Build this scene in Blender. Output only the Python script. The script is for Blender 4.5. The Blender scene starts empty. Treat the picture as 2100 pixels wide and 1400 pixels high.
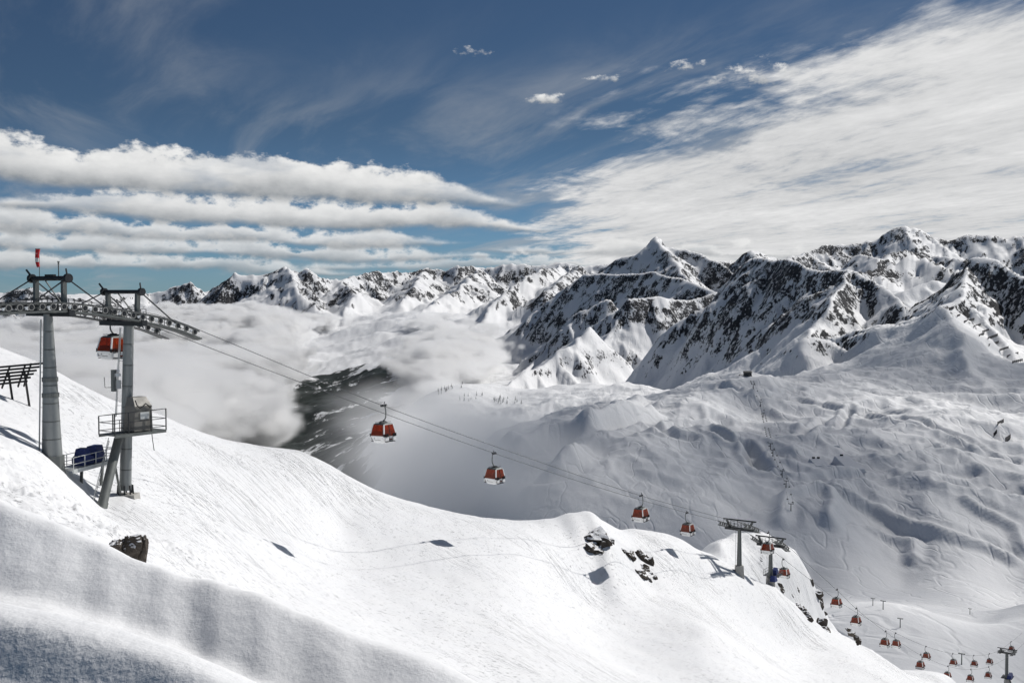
import bpy, bmesh, math, random
import numpy as np
from mathutils import Vector, Matrix

SC = bpy.context.scene
COL = SC.collection
random.seed(7)
RNG = np.random.default_rng(11)

# ------------------------------------------------------------------ camera
K = 1.47              # depths below are written for a 28 mm lens and stretched to this one
F = 1633.0 * K        # focal length in photograph pixels (2100 x 1400)
PITCH = math.atan(100.0 / F)
cam_data = bpy.data.cameras.new('camera')
cam_data.lens = 36.0 * F / 2100.0; cam_data.sensor_width = 36.0
cam_data.clip_start = 0.1; cam_data.clip_end = 90000.0
cam = bpy.data.objects.new('camera', cam_data); COL.objects.link(cam)
cam.location = (0, 0, 0)
cam.rotation_euler = (math.pi / 2 - PITCH, 0, 0)
SC.camera = cam

# ------------------------------------------------------------------ sun, sky, exposure
SUN_AZ = math.radians(51.0)      # to the right of the view direction (+Y)
SUN_EL = math.radians(42.0)
sun_vec = Vector((math.sin(SUN_AZ) * math.cos(SUN_EL), math.cos(SUN_AZ) * math.cos(SUN_EL), math.sin(SUN_EL)))
sd = bpy.data.lights.new('sun', 'SUN'); sd.energy = 5.0; sd.angle = math.radians(0.6); sd.color = (1.0, 0.965, 0.92)
sun = bpy.data.objects.new('sun', sd); COL.objects.link(sun)
sun.rotation_euler = (-sun_vec).to_track_quat('-Z', 'Y').to_euler()
SC.view_settings.view_transform = 'Standard'
SC.view_settings.look = 'None'
SC.view_settings.exposure = -0.30
SC.view_settings.gamma = 1.0
SC.cycles.use_denoising = True
SC.cycles.max_bounces = 10
SC.cycles.diffuse_bounces = 1
SC.cycles.glossy_bounces = 2
SC.cycles.transmission_bounces = 4
SC.cycles.transparent_max_bounces = 8
SC.cycles.volume_bounces = 6
SC.cycles.use_adaptive_sampling = True
SC.cycles.adaptive_threshold = 0.02


class NT:
    """small helper for writing node trees"""
    def __init__(s, tree):
        s.t = tree; s.n = tree.nodes; s.l = tree.links
    def node(s, typ, **kw):
        n = s.n.new(typ)
        for k, v in kw.items(): setattr(n, k, v)
        return n
    def put(s, sock, v):
        if isinstance(v, bpy.types.NodeSocket): s.l.new(v, sock)
        elif v is not None: sock.default_value = v
    def math(s, op, a, b=None, c=None, clamp=False):
        n = s.node('ShaderNodeMath', operation=op, use_clamp=clamp)
        s.put(n.inputs[0], a)
        if b is not None: s.put(n.inputs[1], b)
        if c is not None: s.put(n.inputs[2], c)
        return n.outputs[0]
    def vmath(s, op, a, b=None):
        n = s.node('ShaderNodeVectorMath', operation=op)
        s.put(n.inputs[0], a)
        if b is not None: s.put(n.inputs[1], b)
        return n.outputs['Value'] if op in ('DOT_PRODUCT', 'LENGTH', 'DISTANCE') else n.outputs[0]
    def ramp(s, v, a, b, lo=0.0, hi=1.0, smooth=True):
        n = s.node('ShaderNodeMapRange'); n.interpolation_type = 'SMOOTHSTEP' if smooth else 'LINEAR'
        n.clamp = True
        s.put(n.inputs[0], v); s.put(n.inputs[1], a); s.put(n.inputs[2], b); s.put(n.inputs[3], lo); s.put(n.inputs[4], hi)
        return n.outputs[0]
    def noise(s, vec, scale, detail=4.0, rough=0.55, dist=0.0, out=0, lac=2.0):
        n = s.node('ShaderNodeTexNoise')
        s.put(n.inputs['Vector'], vec); n.inputs['Scale'].default_value = scale
        n.inputs['Detail'].default_value = detail; n.inputs['Roughness'].default_value = rough
        n.inputs['Distortion'].default_value = dist; n.inputs['Lacunarity'].default_value = lac
        return n.outputs[out]
    def mix(s, f, a, b, typ='MIX'):
        n = s.node('ShaderNodeMix', data_type='RGBA', blend_type=typ)
        s.put(n.inputs[0], f); s.put(n.inputs[6], a); s.put(n.inputs[7], b)
        return n.outputs[2]
    def comb(s, x, y, z):
        n = s.node('ShaderNodeCombineXYZ'); s.put(n.inputs[0], x); s.put(n.inputs[1], y); s.put(n.inputs[2], z)
        return n.outputs[0]
    def sep(s, v):
        n = s.node('ShaderNodeSeparateXYZ'); s.put(n.inputs[0], v); return n.outputs
    def mapping(s, v, scale=(1, 1, 1), rot=(0, 0, 0), loc=(0, 0, 0)):
        n = s.node('ShaderNodeMapping'); s.put(n.inputs[0], v)
        n.inputs['Location'].default_value = loc; n.inputs['Rotation'].default_value = rot; n.inputs['Scale'].default_value = scale
        return n.outputs[0]
    def bump(s, h, strength=1.0, dist=1.0, normal=None):
        n = s.node('ShaderNodeBump'); s.put(n.inputs['Height'], h)
        n.inputs['Strength'].default_value = strength; n.inputs['Distance'].default_value = dist
        if normal is not None: s.put(n.inputs['Normal'], normal)
        return n.outputs[0]

# ------------------------------------------------------------------ world: sky with high clouds
def px_dir(px, py):
    u = (px - 1050) / F; v = (700 - py) / F
    return u, math.cos(PITCH) + v * math.sin(PITCH), -math.sin(PITCH) + v * math.cos(PITCH)

def at(px, py, Y):
    """the world point at depth Y that the photograph shows at pixel (px, py)"""
    Y = Y * K
    u, d, z = px_dir(px, py)
    return Vector((u / d * Y, Y, z / d * Y))

world = bpy.data.worlds.new('World'); SC.world = world; world.use_nodes = True
W = NT(world.node_tree); W.n.clear()
sky = W.node('ShaderNodeTexSky', sky_type='NISHITA')
sky.sun_disc = False; sky.sun_elevation = SUN_EL; sky.sun_rotation = SUN_AZ
sky.altitude = 2300; sky.air_density = 1.0; sky.dust_density = 0.3; sky.ozone_density = 2.0
tc = W.node('ShaderNodeTexCoord')
D = W.vmath('NORMALIZE', W.vmath('MULTIPLY', tc.outputs['Generated'], (K, 1.0, K)))
dx, dy, dz = W.sep(D)
# a cloud layer seen from below: where the ray meets a level sheet overhead (gnomonic coordinates)
zc = W.math('MAXIMUM', dz, 0.0)
hz = W.math('ADD', zc, 0.07)
gx = W.math('DIVIDE', dx, hz); gy = W.math('DIVIDE', dy, hz)
G = W.comb(gx, gy, 0.0)
el = W.math('ARCSINE', dz)            # elevation (radians)
az = W.math('ARCTAN2', dx, dy)        # azimuth, right positive

# 1  the broad white sheet on the sunny side, combed into long streaks
RA = math.radians(-25)
across = W.math('SUBTRACT', W.math('MULTIPLY', gx, math.cos(RA)), W.math('MULTIPLY', gy, math.sin(RA)))
along = W.math('ADD', W.math('MULTIPLY', gx, math.sin(RA)), W.math('MULTIPLY', gy, math.cos(RA)))
Gs = W.comb(along, across, 0.0)
warp = W.noise(Gs, 0.7, 3, 0.5, out=1)
Gw = W.vmath('ADD', Gs, W.vmath('MULTIPLY', W.vmath('SUBTRACT', warp, (0.5, 0.5, 0.5)), (0.8, 0.35, 0.0)))
n_big = W.noise(W.mapping(Gw, scale=(0.75, 1.0, 1)), 1.0, 4, 0.55)
n_str = W.noise(W.mapping(Gw, scale=(1.3, 3.3, 1)), 1.0, 6, 0.62)
n_fine = W.noise(W.mapping(Gw, scale=(8.0, 13.0, 1)), 1.0, 5, 0.65)
sheet = W.ramp(W.math('ADD', across, W.math('MULTIPLY', W.math('SUBTRACT', n_big, 0.5), 2.2)), 1.55, 2.9)
sheet = W.math('MULTIPLY', W.math('MULTIPLY', sheet, W.ramp(az, -0.06, 0.16)), W.ramp(dy, -0.1, 0.5))
m1 = W.math('ADD', W.math('MULTIPLY', sheet, 1.05), W.math('MULTIPLY', W.math('SUBTRACT', n_str, 0.5), 1.9))
m1 = W.math('ADD', m1, W.math('MULTIPLY', W.math('SUBTRACT', n_fine, 0.5), 0.75))
m1 = W.math('ADD', m1, W.math('MULTIPLY', W.math('SUBTRACT', n_big, 0.52), 1.3))
c1 = W.math('MULTIPLY', W.ramp(m1, 0.12, 0.95), W.ramp(sheet, 0.0, 0.3))

# 2  thin cirrus veils everywhere overhead
n_ci = W.noise(W.mapping(Gw, scale=(0.55, 1.5, 1), loc=(3.1, 1.7, 0)), 1.0, 8, 0.6, dist=0.6)
n_cg = W.noise(W.mapping(Gw, scale=(0.35, 0.5, 1), loc=(7.3, 2.2, 0)), 1.0, 3, 0.5)
c2 = W.math('MULTIPLY', W.ramp(n_ci, 0.40, 0.74), W.ramp(n_cg, 0.36, 0.62, 0.04, 0.62))

# 3  long rolls of cumulus low over the far range (rows across the view)
azs = W.comb(az, el, 0.0)
wv = W.noise(W.mapping(azs, scale=(4.0, 9.0, 1)), 1.0, 3, 0.5)
elw = W.math('ADD', el, W.math('MULTIPLY', W.math('SUBTRACT', wv, 0.5), 0.036))
elt = W.math('ADD', elw, W.math('MULTIPLY', az, 0.018))
puff = W.noise(W.mapping(azs, scale=(15.0, 26.0, 1)), 1.0, 6, 0.55)
puff2 = W.noise(W.mapping(azs, scale=(44.0, 70.0, 1), loc=(4, 2, 0)), 1.0, 6, 0.6)
lump = W.math('ADD', W.math('MULTIPLY', W.math('SUBTRACT', puff, 0.5), 0.066), W.math('MULTIPLY', W.math('SUBTRACT', puff2, 0.5), 0.034))
patch = W.ramp(W.noise(W.mapping(azs, scale=(7.0, 22.0, 1), loc=(2, 5, 0)), 1.0, 4, 0.55), 0.30, 0.47, 0.7, 1.0)
def row(el0, th, az_lo, az_hi, soft, amp=1.0, tilt=0.0):
    """one roll: flat base, billowing top, tapering at both ends"""
    e = W.math('ADD', W.math('SUBTRACT', elt, el0), W.math('MULTIPLY', az, tilt))
    ends = W.math('MULTIPLY', W.ramp(az, az_lo - 0.02, az_lo + 0.16), W.ramp(az, az_hi - 0.22, az_hi + 0.01, 1.0, 0.0))
    th_v = W.math('MULTIPLY', W.math('ADD', th, lump), ends)
    base = W.ramp(W.math('ADD', e, W.math('MULTIPLY', lump, 0.25)), -soft * .7, soft * 0.6)
    top = W.ramp(W.math('SUBTRACT', e, th_v), -0.006, 0.004, 1.0, 0.0)
    den = W.math('MULTIPLY', W.math('MULTIPLY', W.math('MULTIPLY', base, top), W.ramp(ends, 0.0, 0.25)), patch)
    shade = W.ramp(W.math('DIVIDE', e, W.math('MAXIMUM', th_v, 0.004)), -0.15, 0.75)
    return W.math('MULTIPLY', den, amp), shade
rows = [row(0.108, 0.043, -1.2, 0.04, 0.010), row(0.078, 0.030, -0.60, 0.09, 0.008, 0.97),
        row(0.0570, 0.019, -1.2, -0.02, 0.006, 0.85), row(0.040, 0.018, -1.2, 0.02, 0.006, 0.8),
        row(0.0210, 0.017, -1.2, -0.15, 0.006, 0.75), row(0.029, 0.013, -0.28, 0.40, 0.006, 0.65), row(0.048, 0.014, -0.05, 0.5, 0.006, 0.7)]

HS = W.node('ShaderNodeHueSaturation'); W.put(HS.inputs['Color'], sky.outputs[0])
HS.inputs['Saturation'].default_value = 0.90; HS.inputs['Value'].default_value = 0.40
skycol = W.mix(1.0, HS.outputs[0], W.mix(W.ramp(el, 0.0, 0.22), (0.86, 1.36, 1.95, 1), (0.66, 0.90, 1.12, 1)), 'MULTIPLY')
grey = W.mix(W.math('ADD', W.math('ADD', W.math('MULTIPLY', n_str, 0.50), W.math('MULTIPLY', n_fine, 0.42)), W.math('SUBTRACT', W.math('MULTIPLY', n_big, 0.85), 0.24), clamp=True), (3.6, 3.8, 4.05, 1), (12.0, 12.0, 12.0, 1))
c = W.mix(c2, skycol, (5.2, 5.5, 5.9, 1))
c = W.mix(c1, c, grey)
def tuft(px, py, w, h):
    """a small separate cumulus"""
    a0, e0 = (px - 1050) / 1633.0, (600 - py) / 1633.0
    q = W.math('ADD', W.math('POWER', W.math('ABSOLUTE', W.math('DIVIDE', W.math('SUBTRACT', az, a0), w / 1633.0)), 2.0), W.math('POWER', W.math('ABSOLUTE', W.math('DIVIDE', W.math('SUBTRACT', el, e0), h / 1633.0)), 2.0))
    v = W.math('ADD', W.math('SUBTRACT', 0.55, W.math('MULTIPLY', q, 0.45)), W.math('MULTIPLY', W.math('SUBTRACT', puff2, 0.5), 2.2))
    return W.ramp(v, 0.35, 0.85), W.ramp(W.math('SUBTRACT', el, e0), -h / 1633.0, h * .6 / 1633.0)
rows += [tuft(968, 126, 52, 14), tuft(1130, 213, 66, 15), tuft(1395, 160, 55, 16), tuft(1540, 185, 110, 34), tuft(1750, 40, 60, 12), tuft(1240, 178, 60, 9)]
for den, sh in rows[::-1]:
    cc = W.mix(W.math('ADD', W.math('MULTIPLY', sh, 0.85), W.math('MULTIPLY', W.math('SUBTRACT', puff2, 0.5), 0.7)), (3.6, 3.9, 4.2, 1), (12.0, 12.0, 11.9, 1))
    c = W.mix(den, c, cc)
bg = W.node('ShaderNodeBackground'); W.put(bg.inputs[0], c); bg.inputs[1].default_value = 0.09
wo = W.node('ShaderNodeOutputWorld'); W.l.new(bg.outputs[0], wo.inputs[0])
world.cycles.sampling_method = 'MANUAL'; world.cycles.sample_map_resolution = 512

# ------------------------------------------------------------------ numeric helpers
_perm = np.random.default_rng(5).permutation(256)
_perm = np.concatenate([_perm, _perm, _perm])
_ang = np.linspace(0, 2 * np.pi, 256, endpoint=False)
_gc, _gs = np.cos(_ang).astype(np.float32), np.sin(_ang).astype(np.float32)

def perlin(x, y, seed=0):
    x = np.asarray(x, np.float64); y = np.asarray(y, np.float64)
    xi = np.floor(x).astype(np.int64); yi = np.floor(y).astype(np.int64)
    fx = (x - xi).astype(np.float32); fy = (y - yi).astype(np.float32)
    xi = (xi + seed * 37) & 255; yi = (yi + seed * 91) & 255
    u = fx * fx * fx * (fx * (fx * 6 - 15) + 10); v = fy * fy * fy * (fy * (fy * 6 - 15) + 10)
    x1 = (xi + 1) & 255; y1 = (yi + 1) & 255
    def g(a, b, dx, dy):
        h = _perm[_perm[a] + b]
        return _gc[h] * dx + _gs[h] * dy
    n00 = g(xi, yi, fx, fy); n10 = g(x1, yi, fx - 1, fy); n01 = g(xi, y1, fx, fy - 1); n11 = g(x1, y1, fx - 1, fy - 1)
    a = n00 + u * (n10 - n00); b = n01 + u * (n11 - n01)
    return (a + v * (b - a)) * 1.5

def fbm(x, y, octv=4, gain=0.5, seed=0):
    t = 0.0; amp = 1.0
    for o in range(octv):
        t = t + amp * perlin(x, y, seed + o); x = x * 2.03 + 1.7; y = y * 2.03 - 3.1; amp *= gain
    return t

def ridged(x, y, octv=4, gain=0.5, seed=0):
    t = 0.0; amp = 1.0; w = 1.0
    for o in range(octv):
        n = 1.0 - np.abs(perlin(x, y, seed + o)); n = n * n * w
        t = t + amp * n; w = np.clip(n * 1.6, 0, 1); x = x * 2.07 + 5.2; y = y * 2.07 + 1.3; amp *= gain
    return t

def sstep(v, a, b):
    t = np.clip((v - a) / (b - a), 0, 1); return t * t * (3 - 2 * t)

class TPS:
    """thin-plate surface through scattered heights, in (bearing, log depth)"""
    def __init__(s, pts, ks, kl, lam=1e-4):
        P = [at(*p) for p in pts]
        ks = ks * K; s.ks, s.kl = ks, kl
        c = np.array([[p.x / p.y * ks, math.log(p.y) * kl] for p in P]); v = np.array([p.z / p.y for p in P])
        n = len(c)
        r2 = ((c[:, None] - c[None]) ** 2).sum(-1)
        Km = 0.5 * r2 * np.log(r2 + 1e-12) + lam * np.eye(n)
        A = np.zeros((n + 3, n + 3)); A[:n, :n] = Km; A[:n, n] = 1; A[:n, n + 1:] = c; A[n, :n] = 1; A[n + 1:, :n] = c.T
        b = np.zeros(n + 3); b[:n] = v
        s.w = np.linalg.solve(A, b); s.c = c
    def __call__(s, X, Y):
        Y = np.maximum(Y, 0.5)
        a = (X / Y * s.ks).ravel(); l = (np.log(Y) * s.kl).ravel()
        out = np.empty(a.size)
        n = len(s.c)
        for i in range(0, a.size, 40000):
            aa = a[i:i + 40000, None]; ll = l[i:i + 40000, None]
            r2 = (aa - s.c[:, 0]) ** 2 + (ll - s.c[:, 1]) ** 2
            out[i:i + 40000] = (0.5 * r2 * np.log(r2 + 1e-12)) @ s.w[:n] + s.w[n] + aa[:, 0] * s.w[n + 1] + ll[:, 0] * s.w[n + 2]
        return out.reshape(X.shape) * Y

def grid_mesh(name, X, Y, Z, mat, attrs=None, keep=None):
    nr, nc = X.shape
    me = bpy.data.meshes.new(name)
    co = np.stack([X, Y, Z], -1).reshape(-1, 3).astype(np.float32)
    i = np.arange(nr * nc).reshape(nr, nc)
    q = np.stack([i[:-1, :-1], i[:-1, 1:], i[1:, 1:], i[1:, :-1]], -1).reshape(-1, 4)
    if keep is not None: q = q[keep.reshape(-1)]
    me.vertices.add(len(co)); me.vertices.foreach_set('co', co.ravel())
    me.loops.add(q.size); me.loops.foreach_set('vertex_index', q.ravel().astype(np.int32))
    me.polygons.add(len(q)); me.polygons.foreach_set('loop_start', (np.arange(len(q)) * 4).astype(np.int32))
    me.update(); me.polygons.foreach_set('use_smooth', np.ones(len(q), bool))
    for k, v in (attrs or {}).items():
        a = me.attributes.new(k, 'FLOAT', 'POINT'); a.data.foreach_set('value', np.ascontiguousarray(v, np.float32).ravel())
    me.materials.append(mat); me.validate(); me.update()
    o = bpy.data.objects.new(name, me); COL.objects.link(o)
    return o

def setk(o, kind=None, label=None, cat=None, group=None):
    if kind: o['kind'] = kind
    if label: o['label'] = label
    if cat: o['category'] = cat
    if group: o['group'] = group
    return o

# ------------------------------------------------------------------ snow, rock and forest materials
def snow_material(name, scale, rock_scale, bump_d, near=False):
    m = bpy.data.materials.new(name); m.use_nodes = True
    t = NT(m.node_tree); b = m.node_tree.nodes['Principled BSDF']
    geo = t.node('ShaderNodeNewGeometry'); pos = geo.outputs['Position']
    def attr(nm):
        a = t.node('ShaderNodeAttribute'); a.attribute_name = nm; return a.outputs['Fac']
    v = t.noise(pos, scale, 5, 0.6)
    snow = t.mix(v, (0.76, 0.775, 0.80, 1), (0.82, 0.825, 0.83, 1))
    if near:
        fine = t.noise(pos, 26.0, 4, 0.65)          # crusty grain
        # wind-packed grains, and ski scratches combed down the fall line
        fall = t.mapping(pos, rot=(0, 0, math.radians(-46)))
        scr = t.noise(t.mapping(fall, scale=(1.3, 0.16, 0.3)), 1.6, 6, 0.7, dist=1.2)
        scr = t.math('MULTIPLY', t.ramp(scr, 0.56, 0.72), attr('tracks'))
        def lines(sc, loc, eps, sx):
            w = t.noise(t.mapping(fall, scale=(sx, sx * .07, 0), loc=loc), sc, 3, .5)
            return t.ramp(t.math('ABSOLUTE', t.math('SUBTRACT', w, .5)), 0.0, eps, 1.0, 0.0)
        trk = t.math('MAXIMUM', lines(1.0, (3, 7, 0), .010, .55), lines(1.0, (13, 2, 0), .013, .8))
        gate = t.ramp(t.noise(pos, .05, 3, .5), .48, .62)
        trk = t.math('MULTIPLY', t.math('MULTIPLY', trk, gate), attr('tracks'))
        clod = t.noise(pos, 1.9, 6, 0.72)
        clod = t.math('MULTIPLY', t.ramp(clod, 0.56, 0.80), attr('tracks'))
        h = t.math('ADD', t.math('MULTIPLY', fine, t.math('MULTIPLY', attr('grain'), 0.006)), t.math('SUBTRACT', t.math('MULTIPLY', clod, 0.17), t.math('ADD', t.math('MULTIPLY', scr, 0.03), t.math('MULTIPLY', trk, 0.12))))
        h = t.math('ADD', h, t.math('MULTIPLY', t.noise(pos, 7.0, 3, 0.5), t.math('MULTIPLY', attr('grain'), 0.016)))
        nrm = t.bump(h, 1.0, 1.0)
        t.put(b.inputs['Base Color'], snow); t.put(b.inputs['Normal'], nrm)
        b.inputs['Roughness'].default_value = 0.55; b.inputs['Specular IOR Level'].default_value = 0.18
        return m
    rk = attr('rock'); fo = attr('forest')
    vp = t.mapping(pos, scale=(1, 1, .42))
    n1 = t.noise(vp, rock_scale, 6, 0.66); n2 = t.noise(vp, rock_scale * 5.0, 5, 0.70)
    nn = t.math('ADD', t.math('MULTIPLY', t.math('SUBTRACT', n1, 0.5), 1.35), t.math('MULTIPLY', t.math('SUBTRACT', n2, 0.5), 1.45))
    mask = t.ramp(t.math('ADD', rk, nn), 0.50, 0.57)
    rn = t.noise(pos, rock_scale * 3.0, 5, 0.6)
    rockc = t.mix(rn, (0.014, 0.016, 0.020, 1), (0.085, 0.086, 0.090, 1))
    c = t.mix(mask, snow, rockc)
    fn = t.noise(pos, 0.02, 8, 0.76)
    fl = t.noise(pos, 0.0032, 4, 0.55)
    fm = t.ramp(t.math('ADD', fo, t.math('ADD', t.math('MULTIPLY', t.math('SUBTRACT', fl, 0.5), 2.0), t.math('MULTIPLY', t.math('SUBTRACT', fn, 0.5), 1.0))), 0.42, 0.52)
    fc = t.mix(t.noise(pos, 0.06, 3, 0.6), (0.012, 0.016, 0.016, 1), (0.045, 0.055, 0.050, 1))
    c = t.mix(fm, c, fc)
    h = t.math('ADD', t.math('ADD', t.math('MULTIPLY', t.noise(pos, scale * 2.2, 6, 0.6), 0.4), t.math('MULTIPLY', t.noise(t.mapping(pos, rot=(0, 0, .6), scale=(1, .35, 1)), scale * 12, 5, .65), 0.16)), t.math('MULTIPLY', t.math('MULTIPLY', n2, mask), 1.2))
    if bump_d < 6:
        # old ski tracks and piste edges: thin wandering furrows
        lnw = t.noise(t.mapping(pos, scale=(1, .5, 0)), .011, 3, .5); lnw2 = t.noise(t.mapping(pos, rot=(0, 0, .9), scale=(1, .35, 0), loc=(90, 40, 0)), .018, 3, .5)
        fur = t.math('MAXIMUM', t.ramp(t.math('ABSOLUTE', t.math('SUBTRACT', lnw, .5)), 0.0, .022, 1.0, 0.0), t.ramp(t.math('ABSOLUTE', t.math('SUBTRACT', lnw2, .52)), 0.0, .024, 1.0, 0.0))
        h = t.math('SUBTRACT', h, t.math('MULTIPLY', fur, 0.13))
    t.put(b.inputs['Base Color'], c); t.put(b.inputs['Normal'], t.bump(h, 1.0, bump_d))
    t.put(b.inputs['Roughness'], t.math('ADD', 0.6, t.math('MULTIPLY', mask, 0.3)))
    b.inputs['Specular IOR Level'].default_value = 0.12
    return m

# ------------------------------------------------------------------ near slope: the piste, its ridge and the drifts by the camera
near_pts = []
def add(Y, *pp):
    for px, py in pp: near_pts.append((px, py, Y))
crest_a = [(-350, 1165, 4.7), (-150, 1198, 4.55), (0, 1237, 4.4), (125, 1260, 4.3), (250, 1292, 4.2), (400, 1345, 4.0), (530, 1402, 3.9), (750, 1520, 3.8), (1050, 1660, 3.8), (1500, 1800, 3.8), (2100, 1850, 3.8), (2600, 1850, 3.8)]
crest_b = [(-350, 950, 11.5), (-150, 985, 11.2), (0, 1030, 10.8), (120, 1078, 10.6), (215, 1118, 10.4), (300, 1162, 10.2), (400, 1196, 10.0), (520, 1226, 9.8), (620, 1262, 9.6), (700, 1290, 9.4), (860, 1350, 9.0), (1000, 1402, 8.8), (1250, 1510, 8.6), (1600, 1640, 8.4), (2100, 1750, 8.4), (2600, 1800, 8.4)]
for px, pyb, Yb in crest_b[::2]:
    near_pts.append((px, pyb, Yb)); near_pts.append((px, pyb + 45, Yb + 3)); near_pts.append((px, pyb + 80, Yb + 8))
near_pts += [(-400, 1010, 28), (0, 1085, 27), (300, 1190, 28), (560, 1330, 30), (800, 1440, 32), (1050, 1540, 34), (1400, 1640, 36), (1800, 1720, 40), (2300, 1760, 42)]
# piste
near_pts += [(-350, 860, 62), (0, 915, 58), (108, 948, 65), (257, 1015, 70), (205, 1042, 66), (0, 990, 45), (150, 1045, 48), (300, 1105, 52), (420, 1150, 58), (560, 1240, 60), (700, 1290, 62), (860, 1345, 64), (1050, 1402, 66), (1250, 1405, 78), (1400, 1402, 90), (1700, 1405, 125), (2000, 1500, 125), (2300, 1600, 120),
             (603, 1138, 83), (912, 1140, 99), (1225, 1197, 118), (1380, 1148, 137), (1515, 1174, 150.9), (1580, 1196, 160), (480, 1030, 86), (700, 1080, 100), (350, 940, 88), (150, 850, 86), (0, 800, 84), (-350, 740, 85),
             (1100, 1130, 112), (1320, 1180, 128), (1450, 1200, 140), (1550, 1280, 140), (1640, 1330, 145), (1450, 1290, 110), (1150, 1290, 92), (1250, 1118, 124)]
ridge_line = [(-350, 560, 105), (-150, 640, 105), (0, 712, 105), (110, 757, 105), (205, 808, 105), (330, 852, 107), (440, 893, 110), (540, 917, 112), (620, 932, 113), (700, 970, 114), (760, 1000, 116), (850, 1030, 118), (960, 1055, 122), (1060, 1066, 126), (1130, 1068, 129), (1160, 1062, 130), (1190, 1053, 131), (1222, 1060, 131), (1250, 1082, 133), (1300, 1088, 142), (1340, 1092, 146), (1400, 1108, 150), (1460, 1138, 152), (1530, 1180, 156), (1585, 1199, 161), (1640, 1250, 166), (1700, 1303, 171), (1780, 1352, 178), (1850, 1402, 184), (2000, 1490, 195), (2300, 1640, 210)]
near_pts += ridge_line
for px, py, Y in ridge_line[:20]:
    near_pts += [(px, py + 34, Y * 1.14), (px, py + 150, Y * 1.45), (px, py + 420, Y * 2.2), (px, py + 620, Y * 3.4)]
# beyond the towers a second snowy spur with fins and rocks
near_pts += [(1400, 1135, 160), (1435, 1170, 163), (1480, 1185, 165), (1545, 1225, 170), (1610, 1270, 178), (1680, 1340, 186), (1800, 1420, 195), (2000, 1530, 205)]
spur = [(1440, 1138, 178), (1484, 1098, 182), (1520, 1112, 184), (1562, 1118, 187), (1612, 1142, 191), (1650, 1182, 195), (1682, 1238, 199), (1702, 1284, 202), (1765, 1336, 206), (1850, 1376, 211), (1960, 1402, 216), (2100, 1440, 222), (2300, 1500, 226)]
near_pts += spur
for px, py, Y in [(1440, 1138, 178)] + spur[2::2]:
    near_pts += [(px, py + 60, Y * 1.14), (px, py + 240, Y * 1.5), (px, py + 380, Y * 2.1), (px, py + 520, Y * 3.0)]
NEAR = TPS(near_pts, 3.2, 1.5, 2e-5)

def pchip(xk, yk, x):
    h = np.diff(xk); dl = np.diff(yk) / h
    m = np.zeros(len(xk)); m[0], m[-1] = dl[0], dl[-1]
    for i in range(1, len(xk) - 1):
        if dl[i - 1] * dl[i] > 0:
            w1, w2 = 2 * h[i] + h[i - 1], h[i] + 2 * h[i - 1]; m[i] = (w1 + w2) / (w1 / dl[i - 1] + w2 / dl[i])
    i = np.clip(np.searchsorted(xk, x) - 1, 0, len(h) - 1); t = (x - xk[i]) / h[i]
    return (2 * t**3 - 3 * t**2 + 1) * yk[i] + (t**3 - 2 * t**2 + t) * h[i] * m[i] + (-2 * t**3 + 3 * t**2) * yk[i + 1] + (t**3 - t**2) * h[i] * m[i + 1]

def smooth_curve(c, px):
    c = np.array(c, float)
    q = np.linspace(-60, 60, 13)
    return [np.mean([np.interp(px + d_, c[:, 0], c[:, j]) for d_ in q], axis=0) for j in (1, 2)]

def slope_of(py):
    v = (700 - py) / F
    return (-math.sin(PITCH) + v * math.cos(PITCH)) / (math.cos(PITCH) + v * math.sin(PITCH))

def drift_height(X, Y):
    """the two snow drifts by the camera; X, Y on a polar grid (each column one bearing)"""
    s_col = X[0] / Y[0] * F + 1050
    pa, Ya = smooth_curve(crest_a, s_col); pb, Yb = smooth_curve(crest_b, s_col)
    pb = np.interp(s_col, [c_[0] for c_ in crest_b], [c_[1] for c_ in crest_b]) * .5 + pb * .5
    for cs, hh, ws in ((332, 9, 44), (436, 12, 46), (545, 12, 54), (680, 6, 60), (120, 6, 60), (215, 4, 34)): pb = pb - hh * np.exp(-((s_col - cs) / ws) ** 2)   # lumps along the crest
    ly = np.log(Y[:, 0] / K); out = np.empty_like(X)
    for j in range(X.shape[1]):
        gap = max(20.0, pa[j] - pb[j]); f_ = 1 - min(.2, .00053 * gap)
        tr_ = Yb[j] * f_
        kn = [(2.4, pa[j] + 1200), (Ya[j] - .93, pa[j] + 430), (Ya[j] - .395, pa[j] + 165), (Ya[j] - .12, pa[j] + 26), (Ya[j] + .12, pa[j]), (Ya[j] + .8, pa[j] + 22), (Ya[j] + 1.8, pa[j] + 30), (tr_ - .8, pa[j] + 26),
              (tr_, pa[j] - .04 * gap), (tr_ + .33 * (Yb[j] - tr_), pb[j] + .60 * gap), (tr_ + .66 * (Yb[j] - tr_), pb[j] + .25 * gap), (Yb[j] - .06 * (Yb[j] - tr_), pb[j] + .02 * gap), (Yb[j] + .15, pb[j]), (Yb[j] + .9, pb[j] + 12), (Yb[j] + 3.5, pb[j] + 50), (Yb[j] + 9, pb[j] + 85), (40, pb[j] + 85)]
        kn = [k_ for i_, k_ in enumerate(kn) if i_ == 0 or k_[0] > kn[i_ - 1][0]]
        xk = np.log(np.array([k_[0] for k_ in kn])); yk = np.array([k_[1] for k_ in kn])
        out[:, j] = pchip(xk, yk, np.minimum(ly, xk[-1]))
    v = (700 - out) / F
    return (-math.sin(PITCH) + v * math.cos(PITCH)) / (math.cos(PITCH) + v * math.sin(PITCH)) * Y

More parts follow.
